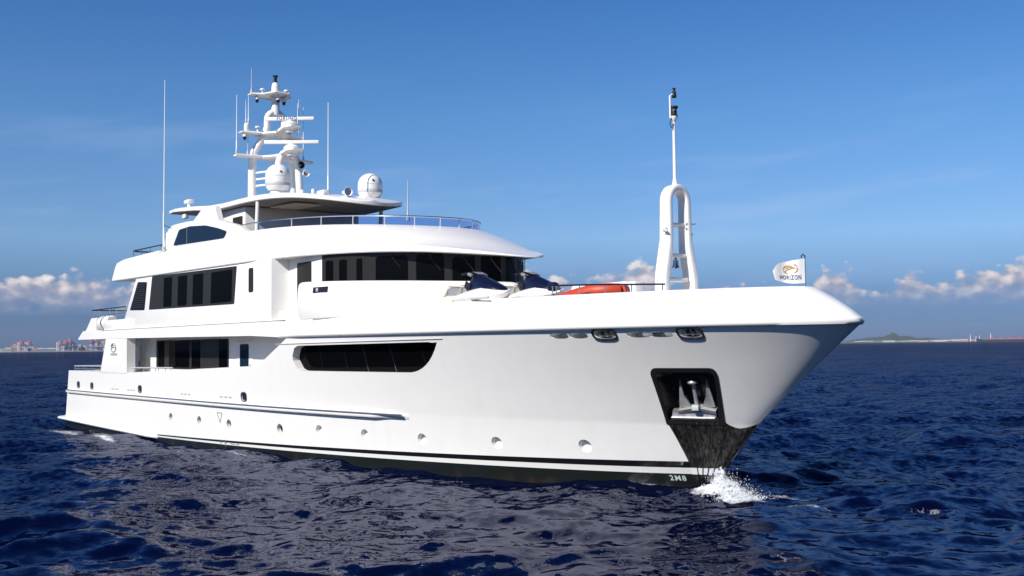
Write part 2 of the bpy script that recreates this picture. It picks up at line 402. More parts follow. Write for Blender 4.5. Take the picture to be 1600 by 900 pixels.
SELF = True
CUTS = []                    # (grid of (x,z), depth function, material)
def colgrid(cols):
    return [[(x, zl), (x, zh)] for x, zl, zh in cols]
def ellipse_cols(cx, cz, rx, rz, n=14, power=2., rot=0.):
    out = []
    for k in range(n+1):
        u = -math.cos(math.pi*k/n); h = rz*max(1e-3, (1-abs(u)**power))**(1/power)
        out.append((cx + rx*u, cz - h, cz + h))
    return out
def cutter(grid, depth, mi, sides=(1, -1)):
    g = G()
    for sg in sides:
        outer = [[(x, -sg*(float(HB(x, z))+.35), z) for x, z in r] for r in grid]
        inner = [[(x, -sg*max(.03, float(HB(x, z))-depth), z) for x, z in r] for r in grid]
        g.grid(outer, mi, False); g.grid(inner, mi, False)
        nu, nv = len(grid), len(grid[0])
        loop = [(i, 0) for i in range(nu)] + [(nu-1, j) for j in range(1, nv)] + [(i, nv-1) for i in range(nu-2, -1, -1)] + [(0, j) for j in range(nv-2, 0, -1)]
        g.grid([[outer[i][j] for i, j in loop], [inner[i][j] for i, j in loop]], mi, False, False, True)
    me = bpy.data.meshes.new('cut'); me.from_pydata(g.v, [], g.f); me.polygons.foreach_set('material_index', g.m)
    bm = bmesh.new(); bm.from_mesh(me); bmesh.ops.remove_doubles(bm, verts=bm.verts[:], dist=4e-5); outward(bm); bm.to_mesh(me); bm.free()
    for m in (HULLM, CREAM, DCHROME): me.materials.append(m)
    return me
# openings -----------------------------------------------------------
PORTS = [(13.66, .83), (16.22, .83), (18.53, .82), (21.84, .83), (23.98, .89), (26.10, .87), (28.38, .86), (30.88, .89), (33.34, .93)]
OVALS = [(2.55, 1.76), (4.53, 1.75), (10.49, 1.76), (19.75, 1.74)]
FREE = [(33.83, .24), (34.33, .24), (35.78, .26), (36.27, .26)]
HAWSE = [(35.0, .28), (36.9, .25)]
WINCOLS = []
for k in range(41):
    t = k/40; x = 23.15 + t*(29.95-23.15)
    a = min(1, t/.07); hi = 3.33 + .05*t - .30*(1-math.sqrt(max(0, 1-(1-a)**2)))*1.0
    lo = 2.60 + .30*(1-math.sqrt(max(0, 1-(1-a)**2)))
    if t > .78:
        b = (t-.78)/.22; lo = 2.60 + .76*b**2.2
    if t > .97: hi -= .02
    WINCOLS.append((x, lo, max(lo+.012, hi)))
def pocket_rows(ext=0.):
    rows = []
    ts = list(np.linspace(0, .86, 9)) + [.90, .93, .955, .975, .99, 1.0]
    for t in ts:
        z = 1.60 - ext + t*(2.67-1.60+2*ext)
        xl = 35.52 + .185*t - ext; xr = 36.51 + .43*t + ext
        q = max(0, (t-.87)/.13); c = .15*(1-math.sqrt(max(0, 1-q*q)))
        rows.append([(xl + c + (xr-xl-2*c)*j/6, z) for j in range(7)])
    return rows
for x, z in PORTS: CUTS.append((colgrid(ellipse_cols(x, z, .165, .15)), .14, 1))
for x, z in OVALS: CUTS.append((colgrid(ellipse_cols(x, z, .17, .125, power=3)), .10, 1))
for x, w in FREE: CUTS.append((colgrid(ellipse_cols(x, 3.465, w, .06, power=3.2)), .34, 1))
for x, w in HAWSE: CUTS.append((colgrid(ellipse_cols(x, 3.49, w*.90, .088, power=3)), .22, 1))
CUTS.append((colgrid(WINCOLS), .24, 1))
CUTS.append((pocket_rows(), .42, 2))
hme = build_hull()
hull = bpy.data.objects.new('hull', hme); COL.objects.link(hull)
_bm = bmesh.new()
for gr, dp, mi in CUTS:
    _m = cutter(gr, dp, mi, (1,)); _bm.from_mesh(_m); bpy.data.meshes.remove(_m)
_cm = bpy.data.meshes.new('cut'); _bm.to_mesh(_cm); _bm.free()
for m in (HULLM, CREAM, DCHROME): _cm.materials.append(m)
_co = bpy.data.objects.new('cut', _cm); COL.objects.link(_co); cutobjs = [_co]
md = hull.modifiers.new('b', 'BOOLEAN'); md.operation = 'DIFFERENCE'; md.solver = 'EXACT'; md.object = _co; md.use_self = SELF
dg = bpy.context.evaluated_depsgraph_get()
if 'DIAG' in globals(): print('HULLPRE', sum(1 for e in hme.edges), 'vol')
nme = bpy.data.meshes.new_from_object(hull.evaluated_get(dg))
for o in cutobjs: bpy.data.objects.remove(o)
hull.modifiers.clear(); hull.data = nme; nme.name = 'hull'; hull.parent = yacht
def fix_normals(me):
    me.polygons.foreach_set('use_smooth', [True]*len(me.polygons))
    vs = me.vertices; nor = [None]*len(me.loops)
    for p in me.polygons:
        an = None
        if p.material_index == 0 and abs(p.normal.y) > .05:
            c = p.center
            if c.z < ztop(c.x)+.02 and c.x > .9:
                an = HN(c.x, c.z); an = Vector((an.x, an.y*(1 if c.y < 0 else -1), an.z))
                if an.dot(p.normal) < .85: an = None
        for li in p.loop_indices:
            if an is None: nor[li] = p.normal[:]; continue
            v = vs[me.loops[li].vertex_index].co
            q = HN(v.x if v.x < float(stem(v.z))-.05 else float(stem(v.z))-.05, v.z); nor[li] = (q.x, q.y*(1 if v.y < 0 or (v.y == 0 and p.center.y < 0) else -1), q.z)
    me.normals_split_custom_set(nor)
fix_normals(nme)

def on_hull(x, z, off=0.): 
    n = HN(x, z); p = Vector((x, -float(HB(x, z)), z)); return p + n*off
def hull_plate(cols, depth, g=None, mi=0, th=.02):
    """closed plate following the hull surface, depth inside it"""
    g = g or G()
    f = [[(x, -(float(HB(x, z))-depth), z) for x, z in r] for r in cols]; b = [[(x, y+th, z) for x, y, z in r] for r in f]
    g.grid(f, mi, True); g.grid(b, mi, True)
    nu, nv = len(cols), len(cols[0])
    loop = [(i, 0) for i in range(nu)] + [(nu-1, j) for j in range(1, nv)] + [(i, nv-1) for i in range(nu-2, -1, -1)] + [(0, j) for j in range(nv-2, 0, -1)]
    g.grid([[f[i][j] for i, j in loop], [b[i][j] for i, j in loop]], mi, False, False, True)
    return g
# portholes: glass or deadlight at the bottom of each recess
for i, (x, z) in enumerate(PORTS):
    dead = i >= 4
    g = hull_plate(colgrid(ellipse_cols(x, z, .163, .148)), .125)
    o = g.build('porthole', CREAM if dead else GLASS, hull)
    if dead: o['label'] = 'round porthole with its white deadlight closed'
    if not dead:
        r = G(); r.grid([[on_hull(x+q*.15*math.cos(a), z+q*.135*math.sin(a), -.11) for a in np.linspace(0, 2*math.pi, 20, endpoint=False)] for q in (1.08, .9)], 0, True, False, True)
        r.build('porthole_rim', LGREY, o)
for x, z in OVALS:
    g = hull_plate(colgrid(ellipse_cols(x, z, .168, .123, power=3)), .06); o = g.build('fairlead', BLACK, hull)
    r = G()
    r.tube([on_hull(x-.05, z-.1, .0), on_hull(x-.05, z+.1, .0)], .022, 8); r.tube([on_hull(x+.06, z-.1, 0), on_hull(x+.06, z+.1, 0)], .022, 8)
    r.build('fairlead_roller', CHROME, o)
    r = G(); P = [on_hull(x+.185*math.copysign(abs(math.cos(a))**.66, math.cos(a)), z+.14*math.copysign(abs(math.sin(a))**.66, math.sin(a)), .006) for a in np.linspace(0, 2*math.pi, 24)]
    r.tube(P, .016, 6, caps=False); r.build('fairlead_rim', DCHROME, o)
for x, w in HAWSE:
    P = [on_hull(x+w*math.copysign(abs(math.cos(a))**.62, math.cos(a)), 3.49+.108*math.copysign(abs(math.sin(a))**.62, math.sin(a)), .012) for a in np.linspace(0, 2*math.pi, 36)]
    o = G().tube(P, .024, 8, caps=False).build('hawse_pipe', DCHROME, hull)
    r = G()
    for k in (-.5, .05, .62): r.tube([on_hull(x+w*k, 3.41, -.05), on_hull(x+w*k, 3.57, -.05)], .020, 10)
    r.tube([on_hull(x-w*.8, 3.425, -.06), on_hull(x+w*.8, 3.425, -.06)], .016, 8)
    r.build('fairlead_roller', GALV, o)
    hull_plate(colgrid(ellipse_cols(x-w*.42, 3.49, w*.42, .08, power=3)), .16, th=.03).build('hawse_shutter', DCHROME, o)
for x, w in FREE[2:]:
    g = hull_plate(colgrid(ellipse_cols(x+w*.45, 3.465, w*.42, .05, power=3)), .12, th=.03); g.build('freeing_port_flap', CREAM, hull)
g = hull_plate(colgrid(WINCOLS), .225); hw = g.build('hull_window', GLASS, hull)
for x in (24.35, 25.6, 26.55, 27.75, 29.0):
    g = G()
    lo, hi = [float(np.interp(x, [c[0] for c in WINCOLS], [c[k] for c in WINCOLS])) for k in (1, 2)]
    g.grid([[(x-.012, -(float(HB(x, z))-.222), z) for z in (lo, hi)], [(x+.012, -(float(HB(x, z))-.222), z) for z in (lo, hi)]], 0, False)
    g.build('glazing_bar', LOUVRE, hw, weld=False)
# grab rail above the hull window
g = G().tube([on_hull(22.2+(30.2-22.2)*k/24, 3.385+.075*k/24, .012) for k in range(25)], .011, 8); g.build('gutter_rail', LGREY, hull)
# side strake: a half-round fender with a bright top
def strake(x0, x1, z, r, name, m, n=60, taper=True):
    P = []
    for k in range(n+1):
        t = k/n; x = x0+(x1-x0)*t; s = min(1, (1-t)*n/3) if taper else 1
        c = on_hull(x, z); nn = HN(x, z); upv = Vector((0, 0, 1)); upv = (upv - nn*upv.dot(nn)).normalized()
        P.append([c + nn*(r*s*q) + upv*(w) for q, w in ((-.25, .055), (.5, .055), (.9, .035), (1, 0), (.9, -.05), (.45, -.085), (-.25, -.095))])
    g = G().grid(P, 0, True); 
    for e in (P[0], P[-1]): g.add(e, [list(range(len(e)))], 0)
    return g.build(name, m, hull)
strake(.95, 28.05, 1.455, .13, 'rub_strake', WHITE)
g = G()
for k in range(61):
    pass
P = [on_hull(1.0+(27.9-1.0)*k/60, 1.50, .105) for k in range(61)]
G().tube(P, .030, 8).build('strake_band', STEELB, hull)
# swim platform running forward along the waterline
def platform():
    g = G(); prof = [(-.3, .14), (.12, .14), (.19, .165), (.215, .205), (.19, .25), (.12, .275), (-.3, .28)]
    pts = []
    for k in range(41):
        x = 12.35*(1-k/40); dz = -.0125*x
        pts.append((x, -float(HB(max(x, .4), .3)), dz, (0, -1)))
    rows = [[(x, y+n[1]*o*min(1, (12.4-x)/.5), z+dz+.0) for o, z in prof] for x, y, dz, n in pts]
    xa = -.45; yb = pts[-1][1]
    for k in range(1, 9):
        a = R_(90*k/8); rows.append([(-.25*math.sin(a)*1 - o*math.sin(a)*.9 - .05, yb+.25*(1-math.cos(a)) - o*math.cos(a), z) for o, z in prof])
    rows.append([(-.3-o*.9, 0, z) for o, z in prof])
    g.grid(rows, 0, True); g.grid([[(x, -y, z) for x, y, z in r] for r in rows], 0, True)
    g.add(rows[0], [list(range(7))], 0)
    g.box((.9, 0, .285), (2.4, 7.4, .03))
    return g.build('swim_platform', WHITE, hull)
platform()
# scuppers
g = None
for cx in (7.56, 9.47, 15.09, 18.43):
    for k in (-1, 0, 1):
        g = G(); x = cx + k*.33
        g.grid([[on_hull(x-.13, 1.68, -.01), on_hull(x-.13, 1.71, .03), on_hull(x-.13, 1.735, -.01)], [on_hull(x+.02, 1.63, -.01), on_hull(x+.02, 1.70, .035), on_hull(x+.02, 1.735, -.01)], [on_hull(x+.12, 1.70, -.01), on_hull(x+.12, 1.715, .0), on_hull(x+.12, 1.735, -.01)]], 0, False)
        g.build('scupper', LGREY, hull)
# load triangle and draught marks
def hull_text(txt, size, x, z, m, name, off=.006, slope=0.):
    V, F = text_mesh(txt, size, font_scale=1.25, bold=True)
    P = [on_hull(x + v.x, z + v.y + v.x*slope, off) for v in V]; return G().add(P, F).build(name, m, hull)
hull_text('2M8', .165, 35.26, .275, TEXTW, 'draft_mark')
g = G()
tri = [(17.72, 1.16), (18.08, 1.16), (17.90, .84)]
for a, b in ((0, 1), (1, 2), (2, 0)):
    g.tube([on_hull(*tri[a], .004), on_hull(*tri[b], .004)], .012, 5)
g.build('thruster_mark', GREY, hull)
for x, w, h in ((17.9, .10, .2), (18.25, .12, .22), (18.75, .3, .035), (19.1, .22, .035)):
    zz = .19; g = G().tube([on_hull(x-w/2, zz, .004), on_hull(x+w/2, zz, .004)], .014, 5)
    if h > .1: g.tube([on_hull(x, zz-h/2, .004), on_hull(x, zz+h/2, .004)], .012, 5)
    g.build('load_mark', GREY, hull)
# black steel plating round the anchor and down to the waterline
def bow_plate():
    rows = []
    zs = list(np.linspace(.06, 1.585, 26))
    for z in zs:
        xl = float(np.interp(z, [0, .69, 1.19, 1.58], [35.58, 35.60, 35.53, 35.45])) 
        xr = float(stem(z))-.004 if z < 1.40 else None
        if xr is None:
            # scalloped upper edge between the pocket and the stem
            xr = float(stem(z))-.004
        rows.append([(xl + (xr-xl)*j/24, z) for j in range(25)])
    # lift the top row into the scallop
    def zs_top(x): return float(np.interp(x, [35.4, 36.60, 36.66, 36.74, 36.84, 36.98, 37.18], [1.60, 1.60, 1.53, 1.47, 1.445, 1.48, 1.56]))
    rows2 = []
    for r in rows:
        q = []
        for x, z in r:
            zz = .06 + (z-.06)*(zs_top(x)-.06)/(1.585-.06); q.append((min(x, float(stem(zz))-.004), zz))
        rows2.append(q)
    g = G()
    P = [[on_hull(x, z, .010) if x < float(stem(z))-.06 else Vector((x+.008, -float(HB(x, z))-.008, z)) for x, z in r] for r in rows2]
    g.grid(P, 0, True); g.grid([[(p[0], -p[1], p[2]) for p in r] for r in P], 0, True)
    o = g.build('bow_plate', PLATE, hull)
    for j in (5, 9, 13, 17, 21):
        G().tube([on_hull(rows2[i][j][0], rows2[i][j][1], .016) for i in range(0, 26)], .014, 6).build('plate_rib', DCHROME, o)
    # boot stripe carried across the foot of the plate
    g = G(); g.grid([[on_hull(x, z, .016) if x < float(stem(z))-.06 else Vector((x+.014, -float(HB(x, z))-.014, z)) for z in np.linspace(.385+.0*x, .535, 3)] for x in np.linspace(35.585, 36.10, 12)], 0, True)
    g.build('boot_stripe', CANVAS, o)
    return o
bow_plate()
# pocket frame, liner lip and sill
def pocket_frame():
    rows = pocket_rows(); outer = pocket_rows(.085); g = G()
    def loop(R): return [R[0][j] for j in range(7)] + [R[i][6] for i in range(1, len(R))] + [R[-1][j] for j in range(5, -1, -1)] + [R[i][0] for i in range(len(R)-2, 0, -1)]
    a, b = loop(rows), loop(outer)
    g.grid([[on_hull(*p, -.05) for p in a], [on_hull(*p, .022) for p in a], [on_hull(*p, .022) for p in b], [on_hull(*p, -.01) for p in b]], 0, False, False, True)
    o = g.build('anchor_pocket', [BLACK], hull, angle=30)
    sx = [35.62, 36.49]
    g = G(); P = []
    for k in range(11):
        x = sx[0] + (sx[1]-sx[0])*k/10; y = -float(HB(x, 1.62))
        P.append([(x-.02, y-.03, 1.615), (x-.02, y-.06, 1.66), (x, y-.035, 1.70), (x, y-.03, 1.80), (x, y+.02, 1.86), (x, y+.22, 1.87), (x, y+.22, 1.6)])
    g.grid(P, 0, True, False, True)
    for e in (P[0], P[-1]): g.add(e, [list(range(7))])
    g.build('anchor_sill', SILL, o, angle=25)
    for k in range(8): G().lathe([(.0, .02), (.014, .015), (.018, 0)], on_hull(35.55+.13*k, 1.555, .014), 8).build('bolt', CHROME, o)
pocket_frame()
# the anchor housed in the pocket
def anchor():
    c = Vector((36.17, -1.28, 2.0)); n = HN(36.17, 2.1); t = Vector((n.y*-1, n.x, 0)).normalized(); t = -t if t.x < 0 else t; u = t.cross(n); u = u if u.z > 0 else -u
    base = Vector((36.14, -float(HB(36.14, 1.9))+.16, 1.9))
    E = empty('anchor', 'polished steel anchor with two flukes stowed in the black bow pocket', 'anchor', base)
    def W(a, b, d): return t*a + u*b + n*d
    g = G(); g.tube([W(0, -.05, .02), W(0, .62, -.05)], [.05, .042], 10); g.lathe([(.0, 0), (.10, 0), (.11, .03), (.10, .06), (0, .06)], W(0, .60, 0), 16); g.build('shank', GALV, E)
    g = G()
    for s in (-1, 1):
        pts = [W(s*.10, -.02, .05), W(s*.40, .02, .02), W(s*.36, .30, -.02), W(s*.30, .66, -.06), W(s*.24, .30, .03)]
        gg = G().patch(pts, W(0, 0, -.045)); gg.build('fluke', GALV, E)
    g = G(); g.grid([[W(a, -.03-.09*abs(a)/.42, .10), W(a, .06-.09*abs(a)/.42, .12), W(a, .06-.09*abs(a)/.42, -.05), W(a, -.10-.09*abs(a)/.42, -.05)] for a in np.linspace(-.42, .42, 9)], 0, False, False, True)
    g.build('crown', GALV, E); G().box(W(0, .06, .12), (.16, .12, .12), rz=.4, bev=.015).build('shackle', LGREY, E)
anchor()

# ------------------------------------------------------------------ superstructure
def sell(P, n=40, sub=None):
    """half outline (starboard) of a deck plan: straight sides to x0, then a super-ellipse to xs"""
    b, x0, xs, p, q, za, zf, zp = P; out = []
    for k in range(n+1):
        u = math.sin(k/n*math.pi/2); x = x0+(xs-x0)*u
        out.append((x, b*max(0, 1-u**p)**q, za+(zf-za)*u**zp))
    return out
def ring(P, xa, n=40, na=16, da=None):
    """full half curve from xa at the stern end to the bow tip"""
    b, x0, xs, p, q, za, zf, zp = P
    aft = [(xa+(x0-xa)*k/na, b, za + (da or 0)*(1-k/na)) for k in range(na)]
    return aft + sell(P, n)
def loft(rings, name, m, parent, cap_first=True, cap_last=True, angle=35, ends=True):
    g = G()
    for sg in (-1, 1):
        g.grid([[(x, sg*y, z) for x, y, z in r] for r in rings], 0, True)
        for flag, r in ((cap_first, rings[0]), (cap_last, rings[-1])):
            if flag: g.grid([[(x, sg*y, z) for x, y, z in r], [(x, 0, z) for x, y, z in r]], 0, False)
        if ends:
            e = [(r[0][0], sg*r[0][1], r[0][2]) for r in rings]; g.grid([e, [(x, 0, z) for x, y, z in e]], 0, False)
    return g.build(name, m, parent, angle)

# main deck house, recessed under the upper deck
md = G().prism([(8.3, 1.6), (8.3, 3.74), (22.9, 3.74), (22.9, 1.6)], -3.0, 3.0).build('main_deckhouse', WHITE, yacht)
g = G().patch([(x, -3.012, z) for x, z in rrect(9.57, 16.57, 2.52, 3.62, .10)], (0, .02, 0)); wp = g.build('window', PANEL, md)
for x0, x1 in ((9.78, 10.45), (10.95, 13.0), (13.25, 14.05), (15.75, 16.45)):
    G().patch([(x, -3.018, z) for x, z in rrect(x0, x1, 2.58, 3.58, .05)], (0, .012, 0)).build('pane', GLASS, wp)
g = G().prism(rrect(17.25, 18.55, 1.65, 3.50, .06), -3.03, -3.0, bev=.012); dr = g.build('door', WHITE, md)
G().patch([(x, -3.038, z) for x, z in rrect(17.55, 18.25, 2.62, 3.42, .08)], (0, .012, 0)).build('pane', BLUEGL, dr)
G().tube([(18.42, -3.06, 2.5), (18.42, -3.06, 2.75)], .02, 8).build('handle', CHROME, dr)
# inner end of the aft deck, a shaded lobby with a door
lob = G().prism([(4.6, 1.6), (4.6, 3.72), (8.28, 3.72), (8.28, 1.6)], -2.85, 2.85).build('aft_lobby', WHITE, yacht)
g = G().prism(rrect(6.6, 7.4, 1.65, 3.45, .05), -2.88, -2.85, bev=.01).build('door', WHITE, lob)
G().tube([(7.3, -2.91, 2.6), (7.3, -2.91, 2.8)], .018, 8).build('handle', BLACK, g)
# side fins that carry the overhang
def fin():
    for sg in (1, -1):
        o = G().prism(rpoly([(5.75, 2.34), (6.45, 3.78), (9.0, 3.78), (9.05, 2.34)], .06), sg*3.99, sg*3.66, bev=.03).build('side_fin', WHITE, yacht)
    y = -4.0; e = G()
    def arc(cx, cz, rx, rz, a0, a1, w):
        e.tube([(cx+rx*math.cos(R_(a)), y, cz+rz*math.sin(R_(a))) for a in np.linspace(a0, a1, 14)], [w*(.4+.6*math.sin(math.pi*k/13)) for k in range(14)], 5)
    arc(7.42, 3.36, .30, .17, 65, 175, .024); arc(7.42, 3.36, .30, .17, 185, 300, .024); arc(7.42, 3.36, .30, .17, -60, 55, .024)
    e.tube([(7.14, y, 3.31), (7.30, y, 3.37), (7.5, y, 3.385), (7.70, y, 3.36)], .017, 5); e.tube([(7.2, y, 3.41), (7.36, y, 3.46), (7.55, y, 3.44)], .014, 5)
    e.build('emblem', GREY, o)
    V, F = text_mesh('HORIZON', .17, font_scale=1.1, bold=True)
    G().add([(7.46+v.x*.98, y-.001, 3.09+v.y*.75) for v in V], F).build('lettering', GREY, o)
    return o
fin()
# upper deck slab with the long overhang
g = G()
rows = []
for x, zb, zt, y in ((2.55, 3.74, 3.78, 3.97), (3.3, 3.735, 4.10, 3.99), (8, 3.73, 4.11, 4.0), (14, 3.70, 4.11, 4.0), (20.5, 3.66, 4.11, 4.0), (22.3, 3.60, 4.11, 4.0), (24.5, 3.60, 4.11, 3.93)):
    rows.append([(x, -y, zb), (x, -y, zt), (x, y, zt), (x, y, zb)])
g.grid(rows, 0, False, False, True); g.add(rows[0], [[0, 1, 2, 3]]); g.add(rows[-1], [[0, 1, 2, 3]])
bm_up = g.build('upper_deck', WHITE, yacht)
G().tube([(5.9, -4.004, 4.09), (22.9, -4.004, 4.09)], .012, 5).build('seam', LGREY, bm_up)
# aft upper bulwark: a raked wedge, a gap with the raft, then the long low side
for sg in (-1, 1):
    G().prism(rpoly([(3.45, 4.105), (4.3, 4.64), (5.0, 4.64), (5.0, 4.105)], .05), sg*3.94, sg*3.5, bev=.03).build('corner_bulwark', WHITE, bm_up)
    G().prism(rpoly([(6.0, 4.105), (6.0, 4.50), (9.3, 4.50), (9.3, 4.105)], .05), sg*3.94, sg*3.82, bev=.02).build('aft_bulwark', WHITE, bm_up)
def rail(name, top, post_xy, zb, m_top, parent, r=.025, mid=(), rp=.016, m_post=CHROME):
    o = G().tube(top, r, 8).build(name, m_top, parent)
    for q in mid: G().tube(q, rp*.8, 6).build('guard_wire', CHROME, o)
    for p in post_xy:
        zt = p[2] if len(p) > 2 else top[0][2]; G().tube([(p[0], p[1], zb), (p[0], p[1], zt)], rp, 6).build('stanchion', m_post, o)
    return o
rail('aft_railing', [(8.4, -3.85, 5.0), (4.1, -3.85, 4.99), (4.0, -3.5, 4.99), (4.0, 3.5, 4.99)], [(4.15, -3.85), (5.1, -3.85), (6.4, -3.85), (7.3, -3.85), (8.35, -3.85), (4.0, -2.2), (4.0, -.6), (4.0, 1.2)], 4.1, NAVY, bm_up, mid=([(6.2, -3.85, 4.75), (8.4, -3.85, 4.76)],))
rail('stern_railing', [(5.7, -3.86, 2.60), (1.7, -3.86, 2.58), (1.55, -3.5, 2.58), (1.55, 3.5, 2.58)], [(1.75, -3.86), (2.2, -3.86), (2.9, -3.86), (3.3, -3.86), (4.2, -3.86), (5.3, -3.86), (1.55, -2), (1.55, 0), (1.55, 2)], 2.36, LGREY, hull, r=.022, mid=([(5.7, -3.86, 2.48), (1.7, -3.86, 2.47)],))
rail('side_railing', [(9.1, -3.87, 2.56), (13.6, -3.87, 2.60)], [(9.6, -3.87), (10.6, -3.87), (11.2, -3.87), (11.9, -3.87), (12.2, -3.87), (12.9, -3.87), (13.45, -3.87)], 2.36, LGREY, hull, r=.026)
# life raft canister on the aft corner
E = empty('life_raft', 'white life raft canister lying in the gap of the aft upper bulwark', 'life raft', (5.5, -3.62, 4.12))
G().lathe([(0, -.55), (.24, -.55), (.30, -.48), (.30, .48), (.24, .55), (0, .55)], (0, 0, .30), 24, axis='X').build('canister', DECKW, E)
G().lathe([(.312, -.05), (.312, .05)], (0, 0, .30), 24, axis='X').build('strap', BLACK, E)
G().box((0, 0, .02), (.9, .3, .06), bev=.01).build('cradle', CHROME, E)

# upper deck house
uh = G().prism([(8.05, 4.1), (9.72, 6.06), (21.75, 6.06), (21.75, 4.1)], -3.9, 3.9, bev=.05).build('upper_deckhouse', WHITE, yacht)
YW = -3.9
def wallpane(poly, off, m, name, parent, th=.015): return G().patch([(x, YW-off, z) for x, z in poly], (0, th, 0)).build(name, m, parent)
lv = wallpane(rpoly([(9.08, 4.83), (9.98, 5.90), (11.0, 5.85), (10.74, 4.78)], .08), .008, LOUVRE, 'louvre_window', uh)
for k in range(11):
    z = 4.92+.085*k; a = 9.22+.85*(z-4.83); b = 10.68+.24*(z-4.78)
    G().box(((a+b)/2, YW-.018, z), (b-a, .03, .045), 0).build('louvre_blade', PANEL, lv)
wb = wallpane(rpoly([(11.22, 4.78), (11.55, 6.03), (19.26, 5.93), (19.06, 4.71)], .07), .008, PANEL, 'window', uh)
for (x0, x1, t0, t1) in ((12.75, 13.55, 4.83, 5.90), (14.15, 15.0, 4.82, 5.88), (15.55, 16.45, 4.81, 5.86), (17.15, 18.85, 4.80, 5.84)):
    wallpane(rrect(x0, x1, t0, t1, .06, sk=.06), .016, GLASS, 'pane', wb)
nw = G()
wallpane(rrect(20.15, 20.5, 5.03, 5.80, .07), .006, PANEL, 'window', uh)
# raised bulwark in front of the wheelhouse ---------------------------------
COWL = [3.98, 24.0, 28.75, 2.2, .62, 5.15, 5.08, 1]
cowl = []
for dz, ins, add in ((0, .14, .50), (.06, .03, .52), (.25, 0.0, .42), (.55, 0.0, .25), (.80, .0, .10), (.93, .01, .03), (.98, .05, 0), (1.0, .10, -.03), (1.0, .28, -.18), (.5, .30, -.2)):
    P = list(COWL); P[0] -= ins - .05*math.sin(min(1, dz)*math.pi); P[2] += add*1.2 - ins*.6
    z0 = 4.02; P[5] = z0+(5.16-z0)*dz; P[6] = 4.12+(5.02-4.12)*dz
    cowl.append(ring(P, 23.5, 44, 8))
# round the after end inwards
def round_end(rings, x0, r=.32):
    out = []
    for rg in rings:
        q = []
        for x, y, z in rg:
            d = max(0, x0+r-x); q.append((x, y - (r-math.sqrt(max(0, r*r-d*d))), z))
        out.append(q)
    return out
cowl = [[(23.5+(p[0]-23.5) if i else 23.5, p[1], p[2]) for i, p in enumerate(r)] for r in cowl]
fine = []
for r in cowl:                                        # finer stations near the end
    ex = [(23.5+.32*(1-math.cos(R_(a))), r[0][1], r[0][2]) for a in range(0, 90, 15)]
    fine.append(ex + r[4:])
fine = round_end(fine, 23.5)
wing = loft(fine, 'wing_bulwark', WHITE, yacht, cap_first=False, cap_last=False, ends=False)
g = G().grid([[(fine[j][0][0], sg*(fine[j][0][1]-q), fine[j][0][2]) for j in range(7)] for sg in (-1,) for q in (0, .3, .6)], 0, True); g.build('wing_end', WHITE, wing)
WHP = [3.3, 22.6, 28.3, 2.0, .72, 0, 0, 1]
def wh_line(off, n=60):
    P = list(WHP); P[0] += off; P[2] += off
    st = [(21.6+(22.6-21.6)*k/5, P[0]) for k in range(5)] + [(x, y) for x, y, z in sell(P, n)]
    return st
def wh_full(off):
    h = wh_line(off); return [(x, -y) for x, y in h] + [(x, y) for x, y in h[::-1][1:]]
base = wh_full(0.); bx = np.array(base); seg = np.r_[0, np.cumsum(np.hypot(*np.diff(bx, axis=0).T))]
def wh_pt(s, off):
    x = np.interp(s, seg, bx[:, 0]); y = np.interp(s, seg, bx[:, 1]); e = .05
    dx = np.interp(s+e, seg, bx[:, 0])-np.interp(s-e, seg, bx[:, 0]); dy = np.interp(s+e, seg, bx[:, 1])-np.interp(s-e, seg, bx[:, 1]); l = math.hypot(dx, dy)
    return x+dy/l*off, y-dx/l*off
whg = G(); o0 = wh_full(0)
def wtop(x): return 6.08-.30*min(1, max(0, (x-25)/3.3))
whg.grid([[(x, y, 4.1) for x, y in o0], [(x, y, wtop(x)) for x, y in o0]], 0, True)
wh = whg.build('wheelhouse', WHITE, yacht)
def s_at_x(x): return float(np.interp(x, bx[:len(bx)//2, 0], seg[:len(bx)//2]))
def wh_plate(s0, s1, z0, z1, off, r, m, name, parent, th=.02, n=24):
    cols = []
    for k in range(n+1):
        s = s0+(s1-s0)*k/n; d = min(s-s0, s1-s); c = r-math.sqrt(max(0, r*r-max(0, r-d)**2)) if d < r else 0
        cols.append((s, z0+c, min(z1, wtop(wh_pt(s, 0)[0])-.02)-c))
    g = G(); f = [[(*wh_pt(s, off), a), (*wh_pt(s, off), b)] for s, a, b in cols]; bk = [[(*wh_pt(s, off-th), a), (*wh_pt(s, off-th), b)] for s, a, b in cols]
    g.grid(f, 0, True); g.grid(bk, 0, True)
    for j in (0, 1): g.grid([[q[j] for q in f], [q[j] for q in bk]], 0, False)
    for i in (0, -1): g.grid([f[i], bk[i]], 0, False)
    return g.build(name, m, parent, angle=50)
smid = seg[-1]/2
band = wh_plate(s_at_x(23.72), seg[-1]-s_at_x(23.72), 4.95, 6.06, .012, .10, PANEL, 'window_band', wh, n=90)
for x0, x1, z0 in ((23.90, 24.22, 4.98), (24.46, 24.75, 5.2), (25.09, 25.28, 5.0)):
    wh_plate(s_at_x(x0), s_at_x(x1), z0, 5.80, .022, .05, GLASS, 'pane', band, n=12)
HALF = [(s_at_x(25.70), s_at_x(26.57)), (s_at_x(26.77), s_at_x(27.38)), (s_at_x(27.54), s_at_x(27.94)), (s_at_x(28.03), smid-.10)]
